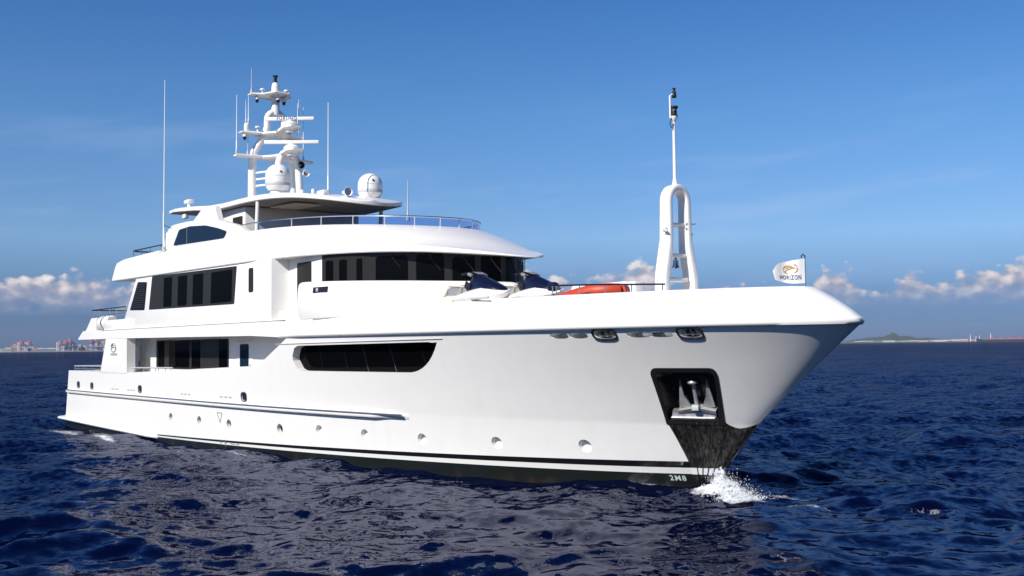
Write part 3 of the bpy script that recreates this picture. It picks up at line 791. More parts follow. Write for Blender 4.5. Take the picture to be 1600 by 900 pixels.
for s0, s1 in HALF + [(seg[-1]-q, seg[-1]-p) for p, q in HALF]:
    wh_plate(s0, s1, 5.0, 5.83 if s0 < s_at_x(27) else 5.74, .022, .08, GLASS, 'pane', band, n=16)
    sc = (s0+s1)/2; p0 = wh_pt(sc, .06); p1 = wh_pt(sc+.3, .05); zt = wtop(p0[0])
    G().tube([(*p0, zt-.04), (*p0, zt-.12), (*p1, zt-.5)], .012, 6).build('wiper', BLACK, wh)
dp = G().patch([(*wh_pt(s_at_x(x), .012), z) for x, z in rrect(22.31, 23.18, 4.6, 5.84, .06)], (0, .02, 0)).build('side_door', PANEL, wh)
def wing_y(x, z):
    d = (z-4.02)/1.14; xs = COWL[2] + 1.2*np.interp(d, [.55, .8, .93], [.25, .10, .03]); u = max(0, (x-24.0)/(xs-24.0))
    return -(COWL[0] + .05*math.sin(d*math.pi))*(1-u**COWL[3])**COWL[4]
nl_ = G().patch([(25.0+x, wing_y(25.0+x, z)-.012, z) for x, z in rrect(-.36, .30, 4.81, 4.97, .015)], (0, .05, 0)).build('navigation_light', BLACK, wing)
G().box((24.85, wing_y(24.85, 4.89)-.012, 4.89), (.12, .03, .10), bev=.01).build('lamp_lens', LGREY, nl_)

# flybridge shell: fascia, brow and the sloping top -------------------------
BROW = [3.95, 20, 29.5, 1.65, .63, 5.985, 5.64, 4.]
def brow(db, dxs, dz_a, dz_f, xa, da):
    P = list(BROW); P[0] += db; P[2] += dxs; P[5] += dz_a; P[6] += dz_f; return ring(P, xa, 56, 18, da)
TOPR = [3.42, 18, 26.0, 2.3, .52, 7.10, 6.78, 2.0]
topring = ring(TOPR, 8.2, 56, 18, -.10)
rings = [brow(-.02, -.03, 0, 0, 7.0, .10), brow(0, 0, .03, .015, 6.98, .10), brow(.0, -.03, .22, .035, 7.35, .36), brow(-.012, -.10, .245, .05, 7.4, .42), brow(-.03, -.30, .30, .09, 7.5, .50), brow(-.10, -.65, .36, .16, 7.75, .52)]
mid = rings[-1]
for t in (.3, .62, .88):
    bul = .05*math.sin(t*math.pi)
    rings.append([(a[0]+(b[0]-a[0])*t, (a[1]+(b[1]-a[1])*t)+bul*(1 if a[1] > .3 else a[1]/.3), a[2]+(b[2]-a[2])*t+bul*.6) for a, b in zip(mid, topring)])
rings.append(topring)
def inset(r, d, dz): return [(x-d*(1 if i > 17 else 0)*min(1, (i-17)/20), max(0, y-d), z+dz) for i, (x, y, z) in enumerate(r)]
rings.append(inset(topring, .10, .02)); rings.append(inset(topring, .16, 0)); rings.append(inset(topring, .18, -.45))
fly = loft(rings, 'flybridge', WHITE, yacht, angle=28)
g = G(); _t = inset(topring, .20, 0)
g.grid([[(x, y*k, 6.672) for x, y, z in _t] for k in (1, .5, 0, -.5, -1)], 0, False); g.build('teak_deck', TEAK, fly)
# wings with the arched window
for sg in (-1,):
    wo = [(11.45, 6.7), (11.96, 7.72), (12.55, 7.90), (14.0, 7.90), (15.31, 7.83), (17.11, 7.64), (18.47, 7.35), (19.25, 7.05), (19.3, 6.7)]
    fw = G().prism(rpoly(wo, .25), -3.52, -3.34, bev=.03).build('flybridge_wing', WHITE, fly)
    wi = [(12.69, 7.12), (13.26, 7.67), (14.31, 7.70), (15.73, 7.60), (16.79, 7.41), (17.60, 7.22), (17.34, 7.01)]
    aw = G().patch([(x, -3.53, z) for x, z in rpoly(wi, .12)], (0, .02, 0)).build('window', BLUEGL, fw)
    G().tube([(14.05, -3.535, 7.10), (14.05, -3.535, 7.66)], .012, 6).build('glazing_bar', GREY, aw)
    G().prism([(11.62, 6.95), (11.98, 7.66), (12.3, 7.72), (12.15, 7.05)], -3.54, -3.50, bev=.01).build('wing_edge', CREAM, fw)
    G().prism(rpoly([(13.6, 7.72), (14.9, 8.30), (16.0, 8.28), (16.45, 7.55), (15, 7.6)], .1), -3.3, -3.1, bev=.03).build('hardtop_leg', WHITE, fw)
g = G().prism(rpoly([(11.45, 6.7), (11.96, 7.72), (14.0, 7.90), (17.11, 7.64), (19.25, 7.05), (19.3, 6.7)], .25), 3.52, 3.34, bev=.03); g.build('flybridge_wing', WHITE, fly)
for sg in (-1, 1): G().prism(rpoly([(7.75, 6.62), (8.3, 6.93), (11.9, 6.99), (11.9, 6.6)], .06), sg*3.80, sg*3.3, bev=.03).build('aft_coaming', WHITE, fly)
rail('aft_railing', [(11.8, -3.55, 7.24), (8.6, -3.6, 7.24), (8.3, -3.4, 7.24), (8.3, 3.4, 7.24)], [(8.5, -3.58), (9.4, -3.58), (10.4, -3.58), (11.5, -3.56), (8.3, -2), (8.3, 0), (8.3, 2)], 6.7, NAVY, fly, r=.03, rp=.02)
# forward railing with the tinted wind screen
RAILP = [3.36, 18, 25.9, 2.3, .52, 7.36, 7.06, 2.0]
rl = ring(RAILP, 18.4, 48, 1)[1:]
top = [(x, -y, z) for x, y, z in rl] + [(x, y, z) for x, y, z in rl[::-1][1:]]
low = [(18.1, -3.40, 7.18)] + top + [(18.1, 3.40, 7.18)]
rr = G().tube(low, .024, 8).build('front_railing', CHROME, fly)
for k in list(range(14, len(top)-14, 6)):
    x, y, z = top[k]; G().tube([(x, y, z), (x-.03, y*.995, z-.36)], .022, 6).build('stanchion', LGREY, rr)
g = G(); f = [[(x-.02, y*.985, z-.03), (x-.03, y*.985, z-.36)] for x, y, z in top[6:-6]]; b = [[(x-.015, y*.993, z) for x, y, z in q] for q in f]
g.grid(f, 0, True); g.build('wind_screen', TINT, rr)

# hardtop -------------------------------------------------------------------
HT = [2.62, 15.5, 21.3, 3.0, .5, 8.52, 8.02, 4.]
HTP = dict()
def htring(ins, dz, dzf):
    P = list(HT); P[0] -= ins; P[2] -= ins; P[5] += dz; P[6] += dzf
    r = sell(P, 44)
    aft = [(11.4+ins, 3.2-ins, 8.60+dz*.7), (12.0, 3.25-ins, 8.60+dz*.7), (12.6, 3.22-ins, 8.58+dz*.75), (13.3, 2.95-ins, 8.57+dz*.8), (14.0, 2.72-ins, 8.54+dz), (15, 2.64-ins, 8.52+dz)]
    return aft + r
HB0 = htring(0, -.03, -.005)
def crown(k, c, src=None): return [(x, y*k, z + c*(1-k*k)) for x, y, z in (src or HB0)]
hrings = [htring(.03, -.20, -.07), htring(0, -.17, -.05), HB0, crown(.985, .9), crown(.9, .55), crown(.6, .17), crown(.3, .12)]
hrings[3] = [(x, y*.985, z+.03) for x, y, z in HB0]; hrings[4] = [(x, y*.9, z+.05) for x, y, z in HB0]; hrings[5] = [(x, y*.6, z+.08) for x, y, z in HB0]; hrings[6] = [(x, y*.3, z+.10) for x, y, z in HB0]
ht = loft(hrings, 'hardtop', WHITE, yacht, cap_first=False, angle=30)
g = G(); _u = htring(.04, -.195, -.066)
g.grid([[(x, y*k, z) for x, y, z in _u] for k in (1, .5, 0, -.5, -1)], 0, True); g.build('headliner', SOFFIT, ht)
for y in (-2.45, 2.45): G().tube([(17.55, y, 6.7), (17.68, y, 8.3)], .075, 12).build('pillar', WHITE, ht)
g = G().prism([(14.3, 6.7), (14.3, 8.3), (16.3, 8.3), (16.3, 6.7)], -2.3, 2.3, bev=.03); st = g.build('stair_house', WHITE, ht)
G().prism(rrect(15.3, 16.1, 7.2, 7.98, .04), -2.325, -2.30).build('window', PANEL, st)
G().box((17.6, -1.0, 8.255), (1.9, 1.0, .06), bev=.02, ry=.03).build('ceiling_panel', CREAM, ht)
def small_light(loc, parent, r=.06): 
    G().lathe([(0, .16), (r*.8, .15), (r, .1), (r, .02), (r*.6, 0), (r*.6, -.12)], loc, 14).build('deck_light', WHITE, parent)
g = G().box((12.6, -2.9, 8.83), (.5, .22, .14), bev=.03).tube([(12.6, -2.9, 8.55), (12.6, -2.9, 8.8)], .06, 8); g.build('gps_antenna', WHITE, ht)
G().box((12.5, -3.0, 8.28), (.3, .16, .18), bev=.03).build('floodlight', WHITE, ht)
for x, y in ((18.7, -1.3), (19.5, -1.3)): small_light((x, y, 8.52-.08*(x-18.7)), ht, .06)
# horn and searchlight on the front edge
g = G().lathe([(0, -.16), (.06, -.16), (.07, 0), (.10, .10), (.155, .17), (.15, .175), (.06, .02), (0, .0)], (20.75, -.75, 8.40), 18, axis='X').tube([(20.75, -.75, 8.15), (20.75, -.75, 8.35)], .035, 8); sl_ = g.build('searchlight', WHITE, ht)
G().lathe([(0, 0), (.10, 0)], (20.87, -.75, 8.40), 16, axis='X').build('lamp_lens', BRASS, sl_)
g = G().box((20.1, -1.25, 8.42), (.5, .22, .14), bev=.03); g.build('horn', WHITE, ht)
def whip(base, h, r, parent, name='whip_antenna', m=WHITE):
    x, y, z = base
    o = G().tube([(x, y, z), (x, y, z+h*.22), (x, y, z+h*.23), (x+.004*h, y, z+h)], [r*1.5, r*1.4, r, r*.55], 7).build(name, m, parent)
    G().lathe([(r*2.6, 0), (r*2.6, .1), (r*1.6, .16)], (x, y, z), 8).build('antenna_base', LGREY, o); return o
whip((20.0, -1.0, 8.30), 3.2, .022, ht)
whip((24.3, -.6, 7.1), 1.25, .022, fly, m=LGREY)
w_ = whip((11.95, -3.62, 7.0), 6.5, .024, fly)
G().tube([(11.97, -3.6, 7.95), (12.5, -3.5, 7.78)], .014, 6).build('antenna_bracket', BLACK, w_)
def dome(c, r, h, parent, marks=True):
    x, y, z = c
    prof = [(r*.70, -.02), (r*.76, .0), (r*.97, .14), (r, .17), (r, h-r*.95)] + [(r*math.cos(a), h-r*.95+r*.95*math.sin(a)) for a in np.linspace(.1, math.pi/2, 9)]
    o = G().lathe([(p, q) for p, q in prof], c, 32).lathe([(.28, -.16), (.28, 0)], c, 16).build('satellite_dome', WHITE, parent)
    G().lathe([(r*1.005, .16), (r*1.015, .175), (r*1.015, .25), (r*1.005, .265)], c, 32).build('dome_band', LGREY, o)
    d = (Vector((CAM.x, CAM.y, 0))-Vector((x, y, 0))).normalized(); a0 = math.atan2(d.y, d.x)
    if marks:
        q = []
        for k in range(13):
            a = a0 + .12+.035*(k-6)*2.1
            G_ = [(x+r*1.006*math.cos(b_), y+r*1.006*math.sin(b_), z+zz) for b_, zz in ((a-.02, h*.5), (a+.02, h*.5), (a+.02, h*.5+.025), (a-.02, h*.5+.025))]
            q.append(G_)
        g = G()
        for w in q: g.add(w, [[0, 1, 2, 3]])
        g.build('dome_lettering', LGREY, o, weld=False)
        a = a0+.25; G().box((x+r*.975*math.cos(a), y+r*.975*math.sin(a), z+h*.66), (.04, .06, .06), rz=a).build('dome_logo', BLACK, o)
    return o
dome((15.9, -.85, 9.02), .45, .97, ht); G().lathe([(.24, 0), (.20, .45)], (15.9, -.85, 8.5), 16).build('dome_pedestal', WHITE, ht)
dome((19.35, 1.0, 8.50), .43, .86, ht)

# radar mast ------------------------------------------------------------------
mast = None
def leg_path(sg): return [(13.7, sg*.86, 8.5), (13.72, sg*.86, 10.35), (13.74, sg*.80, 10.75), (13.9, sg*.42, 11.45), (13.92, sg*.34, 11.75), (13.92, sg*.33, 12.05)]
g = G()
for sg in (-1, 1): g.tube(leg_path(sg), [.155, .155, .15, .14, .13, .13], 14, flat=1.)
arch = [(13.92, .33*math.cos(a), 12.05+.30*math.sin(a)) for a in np.linspace(0, math.pi, 13)]
g.tube(arch, .13, 14)
mast = g.build('radar_mast', WHITE, yacht, angle=60)
G().tube([(13.92, 0, 12.25), (13.92, 0, 13.35)], [.17, .15], 14).lathe([(.15, 0), (.12, .12), (.06, .2)], (13.92, 0, 13.35), 14).build('mast_pole', WHITE, mast)
g = G().tube([(14.95, .1-.43, 8.55), (14.9, .1-.42, 9.4), (14.85, .1-.40, 10.25), (14.8, .1-.3, 10.55), (14.78, .1, 10.66), (14.8, .1+.3, 10.55), (14.85, .1+.40, 10.25), (14.9, .1+.42, 9.4), (14.95, .1+.43, 8.55)], .14, 14); g.build('mast_hoop', WHITE, mast)
for k in range(3): G().tube([(13.74, -.8, 9.45+.25*k), (14.3, -.5, 9.47+.25*k), (14.8, -.35, 9.42+.25*k)], .04, 8).build('ladder_rung', WHITE, mast)
def platform_wing(z, span_s, span_p, tip, name, th=.10, x0=13.85):
    pts = [(x0-.12, -span_s), (x0+.12, -span_s+.02), (x0+.22, -.6), (x0+.6, -.25), (tip-.35, -.36), (tip, -.20), (tip, .20), (tip-.35, .36), (x0+.6, .3), (x0+.22, .6), (x0+.12, span_p-.02), (x0-.12, span_p), (x0-.3, .4), (x0-.3, -.4)]
    g = G(); n = len(pts)
    c = (x0, 0)
    def rg(k, zz): return [(c[0]+(x-c[0])*k, y*k, zz + .10*max(0, (x-x0)/(tip-x0))) for x, y in pts]
    g.grid([rg(.93, z-th), rg(1, z-th*.75), rg(1, z-th*.25), rg(.96, z)], 0, True, False, True)
    for zz, k in ((z-th, .93), (z, .96)): 
        r = rg(k, zz); g.add(r+[(c[0], 0, zz)], [[i, (i+1) % n, n] for i in range(n)])
    return g.build(name, WHITE, mast, angle=40)
platform_wing(10.60, 1.62, 1.62, 15.85, 'spreader')
platform_wing(11.50, 1.42, 1.2, 15.65, 'spreader')
platform_wing(12.98, 1.05, .55, 14.4, 'spreader', th=.08)
def radar(c, L, ang, txt=None):
    x, y, z = c
    o = G().lathe([(.10, -.42), (.16, -.38), (.17, -.3), (.28, -.22), (.30, -.08), (.22, 0), (.12, .03), (.10, .08)], (0, 0, 0), 18).build('radar_scanner', WHITE, mast, loc=c)
    b = G().box((0, 0, .13), (L, .11, .13), bev=.025).build('scanner_bar', WHITE, o); b.rotation_euler.z = ang
    if txt:
        V, F = text_mesh(txt, .165, font_scale=1.25, bold=True)
        t = G().add([(v.x-.1, -.060, .13+v.y) for v in V], F).build('lettering', INK, b)
        t.parent = o; t.rotation_euler.z = ang
    return o
radar((15.40, -.05, 10.84), 2.05, R_(52)); radar((15.25, -.05, 11.75), 1.85, R_(50), 'FURUNO')
nl = G().lathe([(.06, 0), (.09, .02), (.09, .06), (.06, .08), (.07, .24), (.10, .26), (.10, .3), (0, .31)], (13.92, 0, 13.5), 14).build('masthead_light', BLACK, mast)
for p in ((15.2, -1.0, 12.80), (14.2, .35, 12.78), (14.3, -1.25, 11.25)):
    pass
def underlight(c): G().lathe([(.03, .14), (.06, .12), (.08, .06), (.075, 0)], c, 12).lathe([(.075, 0), (.055, -.10), (.03, -.12), (0, -.12)], c, 12, mi=1).build('spot_lamp', [WHITE, BLACK], mast)
underlight((13.9, -.75, 12.77)); underlight((14.15, .25, 12.75)); underlight((13.9, -1.25, 11.28)); underlight((14.25, -.05, 12.78))
def stub(c): G().lathe([(.03, 0), (.03, .16)], c, 8).lathe([(.09, .16), (.10, .2), (.08, .23), (0, .24)], c, 12).build('gps_antenna', WHITE, mast)
stub((13.95, -.55, 12.98)); stub((13.95, -.75, 11.50)); stub((14.25, .3, 12.98))
whip((13.85, -.95, 12.98), 1.0, .022, mast, m=LGREY); whip((13.85, -1.55, 10.6), 2.25, .02, mast)
G().lathe([(.07, 0), (.10, .08), (.10, .25), (.06, .32)], (13.85, -1.15, 11.5), 12).build('antenna_pod', WHITE, mast)
whip((13.84, -1.18, 11.75), .95, .015, mast); whip((13.9, -1.10, 11.75), 1.12, .018, mast); whip((13.9, -1.12, 10.6), .9, .018, mast, m=LGREY)
whip((15.1, .35, 11.5), 1.05, .016, mast); whip((13.9, 1.0, 11.5), 1.5, .015, mast); whip((14.0, 1.15, 10.6), 2.1, .015, mast)
G().lathe([(0, -.14), (.05, -.14), (.06, 0), (.10, .08), (.14, .12), (.13, .13), (.05, .0)], (15.3, .55, 9.85), 14, axis='X').build('loudhailer', WHITE, mast)
G().lathe([(0, -.14), (.05, -.14), (.06, 0), (.10, .08), (.14, .12), (.13, .13), (.05, .0)], (15.0, .5, 10.2), 14, axis='X').build('loudhailer', BLACK, mast)

# fore bulwark and foredeck ---------------------------------------------------
BUL = dict(x0=20., xs=39.62)
def bul_ring(b, xs, p, q, za, zf, zp, n=64, xa=22.4, off=0., ramp=True):
    out = []
    for k in range(n+1):
        t = k/n; u0 = (xa-20)/(xs-20); u = math.sin((math.asin(u0) + (math.pi/2-math.asin(u0))*t)); x = 20+(xs-20)*u
        y = b*max(0, 1-u**p)**q
        o = off*min(1, .15+(x-xa)/1.5) if ramp else off
        out.append((x + o*u**6, y + o*(1 - u**14), za+(zf-za)*u**zp))
    return out
K = dict(b=4.0, xs=39.62, p=2.3, q=.6)
T = dict(b=3.50, xs=38.62, p=2.1, q=.55)
def lerpK(t): return dict(b=K['b']+(T['b']-K['b'])*t, xs=K['xs']+(T['xs']-K['xs'])*t, p=K['p']+(T['p']-K['p'])*t, q=K['q']+(T['q']-K['q'])*t)
br = [bul_ring(**K, za=3.56, zf=3.60, zp=2, off=-.03), bul_ring(**K, za=3.58, zf=3.615, zp=2, off=.06), bul_ring(**K, za=3.63, zf=3.67, zp=2, off=.095), bul_ring(**K, za=3.69, zf=3.735, zp=2, off=.085), bul_ring(**lerpK(.05), za=3.74, zf=3.79, zp=2, off=.04)]
for t in (.2, .45, .7, .88): br.append(bul_ring(**lerpK(t), za=3.74+.60*t, zf=3.79+.58*t, zp=2, off=.05*math.sin(t*math.pi)+.01))
br += [bul_ring(**lerpK(1.0), za=4.385, zf=4.395, zp=2, off=-.02), bul_ring(**lerpK(1.0), za=4.40, zf=4.41, zp=2, off=-.12), bul_ring(**lerpK(1.0), za=4.40, zf=4.41, zp=2, off=-.34, ramp=False), bul_ring(**lerpK(1.0), za=4.0, zf=4.0, zp=2, off=-.40, ramp=False)]
def upright(r, d):
    out = []
    for x, y, z in r:
        w = 1-min(1, max(0, (x-23.2)/5.5)); w = w*w*(3-2*w); u = (x-20)/(39.62-20); yk = 4.0*max(0, 1-u**2.3)**.6
        out.append((x, y + (yk-d-y)*w, z))
    return out
for i_, d_ in ((5, .0), (6, .0), (7, .01), (8, .02), (9, .05), (10, .12), (11, .34), (12, .4)): br[i_] = upright(br[i_], d_)
br = [[(x, max(0, y), z) for x, y, z in r] for r in br]
for r in br: r[-1] = (r[-1][0], 0, r[-1][2])
bulw = loft(br, 'fore_bulwark', WHITE, hull, cap_first=False, cap_last=True, ends=False, angle=50)
# boat deck for the tenders
bd = G(); P0 = [(26.6, 3.1), (29.5, 3.05), (31.5, 2.75), (32.6, 2.2), (33.0, 1.5)]
ringb = [(x, -y) for x, y in P0] + [(x, y) for x, y in P0[::-1]]
bd.grid([[(x, y*k, z) for x, y in ringb] for z, k in ((4.0, 1.0), (4.10, .985), (4.13, .97))], 0, False, False, True); bd.add([(x, y*.97, 4.13) for x, y in ringb], [list(range(len(ringb)))])
bd.build('boat_deck', DECKW, yacht)

# foremast with the bell ------------------------------------------------------
fm = None
def fm_leg(sg): return [(34.85, sg*.47, 3.9), (34.85, sg*.47, 4.75), (34.85, sg*.44, 4.95), (34.85, sg*.335, 5.45), (34.85, sg*.31, 5.65), (34.85, sg*.30, 6.55)]
def rect_sweep(path, wx, wy, g, rad=.05):
    """sweep of a rounded rectangle standing in the Y-Z plane; wx deep fore and aft"""
    rings = []
    for i, p in enumerate(path):
        p = Vector(p); t = (Vector(path[min(i+1, len(path)-1)]) - Vector(path[max(i-1, 0)])).normalized(); nrm = Vector((0, t.z, -t.y)) ; w = wx[i] if isinstance(wx, list) else wx
        h = wy[i] if isinstance(wy, list) else wy
        rings.append([p + Vector((a, 0, 0)) + nrm*b for a, b in rrect(-w/2, w/2, -h/2, h/2, rad, 3)])
    g.grid(rings, 0, True, False, True); return rings
g = G()
path = fm_leg(-1) + [(34.85, -.30*math.cos(a), 6.55+.33*math.sin(a)) for a in np.linspace(.25, math.pi-.25, 11)] + fm_leg(1)[::-1]
wx = [.36]*4 + [.34, .32] + [.32]*11 + [.32, .34] + [.36]*4
wy = [.19]*4 + [.165, .15] + [.15]*11 + [.15, .165] + [.19]*4
rect_sweep(path, wx, wy, g)
fm = g.build('foremast', WHITE, yacht, angle=50)
G().tube([(34.85, 0, 6.86), (34.85, 0, 7.0), (34.85, 0, 7.12), (34.85, 0, 8.45)], [.11, .06, .042, .034], 12).lathe([(.03, 0), (.10, .10), (.10, .13), (0, .13)], (34.85, 0, 8.42), 12).build('mast_pole', WHITE, fm)
for z, w, h_ in ((4.74, .42, .10), (5.30, .36, .09), (6.02, .30, .07)): G().box((34.82, 0, z), (.24, .60 if z < 5 else .48, h_), bev=.025).build('crosspiece', WHITE, fm)
lt = G().lathe([(.09, 0), (.10, .02), (.075, .04), (.07, .18), (.10, .20), (.10, .24), (0, .25)], (34.85, .01, 8.55), 14).build('anchor_light', BLACK, fm)
G().lathe([(.071, .06), (.071, .16)], (34.85, .01, 8.55), 12).build('lamp_lens', LGREY, lt)
g = G().tube([(34.85, -.11, 8.5), (34.85, -.115, 9.02), (34.85, -.05, 9.06), (34.85, .02, 9.06)], .022, 7); o = g.build('lamp_arm', WHITE, fm)
G().lathe([(.05, 0), (.055, .02), (.045, .14), (.03, .15), (.03, .2), (.05, .22), (0, .23)], (34.85, .03, 9.0), 12).build('camera_head', BLACK, fm)
G().tube([(34.85, -.08, 8.5), (34.86, -.14, 8.38), (34.87, -.10, 8.27), (34.87, -.02, 8.38)], .01, 6).build('cable', BLACK, fm)
G().tube([(34.9, -.36, 5.90), (34.95, -.46, 5.86), (35.03, -.46, 5.82)], [.06, .05, .02], 8).build('fog_horn', LGREY, fm)
G().tube([(34.98, .2, 6.04), (35.0, .5, 6.06)], .025, 8).tube([(34.98, .15, 5.95), (35.0, .3, 5.90), (34.99, .42, 5.78)], .015, 6).build('flag_halyard_arm', LGREY, fm)
E = empty('ship_bell', 'small polished bell hanging inside the white foremast frame', 'bell', (34.85, -.02, 5.02))
G().lathe([(0, .19), (.04, .19), (.06, .17), (.07, .06), (.095, 0), (.085, 0), (.06, .05)], (0, 0, 0), 18).build('bell_body', BRASS, E)
G().tube([(0, 0, .19), (0, 0, .25)], .02, 8).build('bell_hanger', BLACK, E); G().lathe([(0, -.03), (.018, -.02), (.018, .01), (0, .02)], (0, 0, 0), 8).build('clapper', BLACK, E)

# flag ------------------------------------------------------------------------
E = empty('bow_flag', 'white flag with gold emblem and navy lettering on the bow staff', 'flag', (38.44, 0, 4.38))
fd = Vector((-.56, -.83, 0)).normalized(); fn = Vector((fd.y, -fd.x, 0))
if fn.dot(CAM-Vector((38.4, 0, 4.4))) < 0: fn = -fn
def flag_pt(a, b, off=0.):
    """a: 0 at the staff to 1 at the fly, b: 0 bottom to 1 top"""
    w = .70*a; rip = .035*math.sin(a*7.5+.6*b)*min(1, a*2.5) + .03*a*a
    top = .60 - .13*a**1.4; bot = .10 - .03*math.sin(a*math.pi*1.0)*1.2 + .085*a - .02*a
    if a > .82: top -= .16*((a-.82)/.18)**1.6*.8
    z = bot + (top-bot)*b
    return fd*(w - .05*(1-b)*a) + fn*(rip+off) + Vector((0, 0, z))
na, nb = 40, 14
g = G(); f = [[flag_pt(i/na, j/nb, .002) for j in range(nb+1)] for i in range(na+1)]; b = [[flag_pt(i/na, j/nb, -.002) for j in range(nb+1)] for i in range(na+1)]
g.grid(f, 0, True); g.grid(b, 0, True); fc = g.build('flag_cloth', CANVAS, E, weld=False)
G().tube([(0, 0, -.35), (0, 0, .62)], .014, 8).tube([(0, .0, .60), (0, .0, .66), (-.03, -.03, .69), (-.05, -.05, .66), (-.05, -.05, .62)], .013, 8, mi=1).build('flag_staff', [CHROME, BLACK], E)
V, F = text_mesh('HORIZON', .128, font_scale=1.12, bold=True)
bmx = bmesh.new(); vs = [bmx.verts.new(v) for v in V]
for q in F:
    try: bmx.faces.new([vs[i] for i in q])
    except ValueError: pass
bmesh.ops.triangulate(bmx, faces=bmx.faces[:])
bmesh.ops.subdivide_edges(bmx, edges=[e for e in bmx.edges if e.calc_length() > .05], cuts=1)
bmx.verts.index_update()
w_ = max(abs(v.co.x) for v in bmx.verts)
P = [flag_pt(.475 - v.co.x/w_*.335, .245 + v.co.y/.46, .007) for v in bmx.verts]
G().add(P, [[v.index for v in q.verts] for q in bmx.faces]).build('lettering', INK, fc, weld=False); bmx.free()
g = G()
def fl_arc(ca, cb, ra, rb, a0, a1, w, n=22):
    A = []
    for k in range(n+1):
        t = k/n; a = R_(a0+(a1-a0)*t); ww = w*(.25+.75*math.sin(math.pi*t))
        A.append([flag_pt(ca-(ra-ww*.6)*math.cos(a), cb+(rb-ww)*math.sin(a), .007), flag_pt(ca-(ra+ww*.6)*math.cos(a), cb+(rb+ww)*math.sin(a), .007)])
    g.grid(A, 0, True)
fl_arc(.455, .63, .21, .21, 115, 178, .035); fl_arc(.455, .63, .21, .21, 182, 250, .035); fl_arc(.455, .63, .21, .21, -65, 12, .035); fl_arc(.455, .63, .21, .21, 18, 65, .03)
def fl_line(pts, w):
    A = []
    for i, (a, b_) in enumerate(pts): ww = w*(.4+.6*math.sin(math.pi*(i+.6)/(len(pts)))); A.append([flag_pt(a, b_-ww, .007), flag_pt(a, b_+ww, .007)])
    g.grid(A, 0, True)
fl_line([(.645, .52), (.56, .60), (.47, .645), (.38, .66), (.27, .65)], .028); fl_line([(.60, .66), (.52, .71), (.45, .72), (.36, .70)], .02); fl_line([(.57, .74), (.50, .79), (.44, .77), (.40, .74)], .022)
g.build('flag_emblem', GOLD, fc, weld=False)

# jet skis --------------------------------------------------------------------
def jet_ski(loc, label):
    E = empty('jet_ski', label, 'jet ski', loc, 'jet skis parked on the boat deck')
    L = 2.55; g = G(); rows = []
    for k in range(25):
        t = k/24; x = -1.28 + L*t
        w = .50*(1-max(0, (t-.45)/.55)**2.2)**.8 if t < .999 else .01
        zd = .30 + .16*math.sin(min(1, max(0, (t-.28)/.5))*math.pi/2)*(1 - max(0, (t-.72)/.28)**1.6) if t > .28 else .30 + .08*(.28-t)
        keel = .02 + .34*max(0, (t-.72)/.28)**2
        zd = max(zd, keel+.03)
        rows.append([(x, s*w*q, keel + (zd-keel)*r) for s, q, r in ((-1, 0, 0), (-1, .55, .12), (-1, .95, .42), (-1, 1, .55), (-1, .93, .72), (-1, .6, .97), (1, 0, 1.02), (1, .6, .97), (1, .93, .72), (1, 1, .55), (1, .95, .42), (1, .55, .12))])
    g.grid(rows, 0, True, False, True); g.add(rows[0], [list(range(12))]); g.add(rows[-1], [list(range(12))]); g.build('ski_hull', WHITE, E, angle=50)
    g = G(); rows = []
    for x, w, z0, z1 in ((-.34, .15, .34, .46), (-.20, .19, .36, .66), (-.08, .20, .38, .80), (.06, .20, .40, .82), (.28, .25, .42, .74), (.6, .28, .42, .62), (.88, .24, .40, .51), (1.08, .11, .36, .42)):
        rows.append([(x, -w, z0), (x-.02, -w*.95, (z0+z1)/2), (x, -w*.55, z1-.03), (x, 0, z1), (x, w*.55, z1-.03), (x-.02, w*.95, (z0+z1)/2), (x, w, z0)])
    g.grid(rows, 0, True, False, True); g.add(rows[0], [list(range(7))]); g.add(rows[-1], [list(range(7))]); g.build('hood', NAVY, E, angle=60)
    g = G(); rows = []
    for x, w, z1 in ((-1.22, .18, .44), (-1.0, .24, .53), (-.8, .24, .52), (-.62, .20, .50), (-.45, .19, .52), (-.3, .17, .50), (-.2, .14, .42)):
        rows.append([(x, -w*1.1, .28), (x, -w, z1-.06), (x, -w*.6, z1), (x, w*.6, z1), (x, w, z1-.06), (x, w*1.1, .28)])
    g.grid(rows, 0, True, False, True); g.add(rows[0], [list(range(6))]); g.add(rows[-1], [list(range(6))]); g.build('seat', GREY, E, angle=50)
    G().tube([(-.22, -.36, .80), (-.12, -.2, .84), (-.05, 0, .83), (-.12, .2, .84), (-.22, .36, .80)], .028, 8).build('handlebar', BLACK, E)
    g = G()
    for s in (-1, 1): g.box((-.04, s*.22, .79), (.18, .09, .08), ry=.3, bev=.03)
    g.grid([[(-.18, -.13, .80), (-.18, .13, .80)], [(-.05, -.16, .87), (-.05, .16, .87)], [(.16, -.13, .80), (.16, .13, .80)]], 0, True)
    g.build('mirror', GREY, E)
    for s in (-1, 1): G().box((-.18, s*.21, .52), (.22, .05, .18), ry=.5, bev=.02).build('side_panel', DCHROME, E)
    for x0 in (-1.0, -.42):
        G().tube([(x0+.02, -.52, .12), (x0, -.30, .36), (x0-.02, -.20, .545), (x0-.02, .20, .545), (x0, .30, .36), (x0+.02, .52, .12)], .014, 6).build('tie_strap', ROPE, E)
    g = G()
    for s in (-1, 1): g.box((.62, s*.44, .18), (.75, .06, .05), bev=.015)
    g.build('bumper_rail', LGREY, E)
    G().box((-1.27, -.2, .16), (.10, .3, .12), bev=.02).build('jet_nozzle', GREY, E)
    for s in (-.55, .55): G().box((s, 0, .0), (.12, .8, .06), bev=.01).build('chock', LGREY, E)
    return E
jet_ski((30.45, -2.45, 4.24), 'navy and white jet ski nearer the camera with its grey seat showing behind')
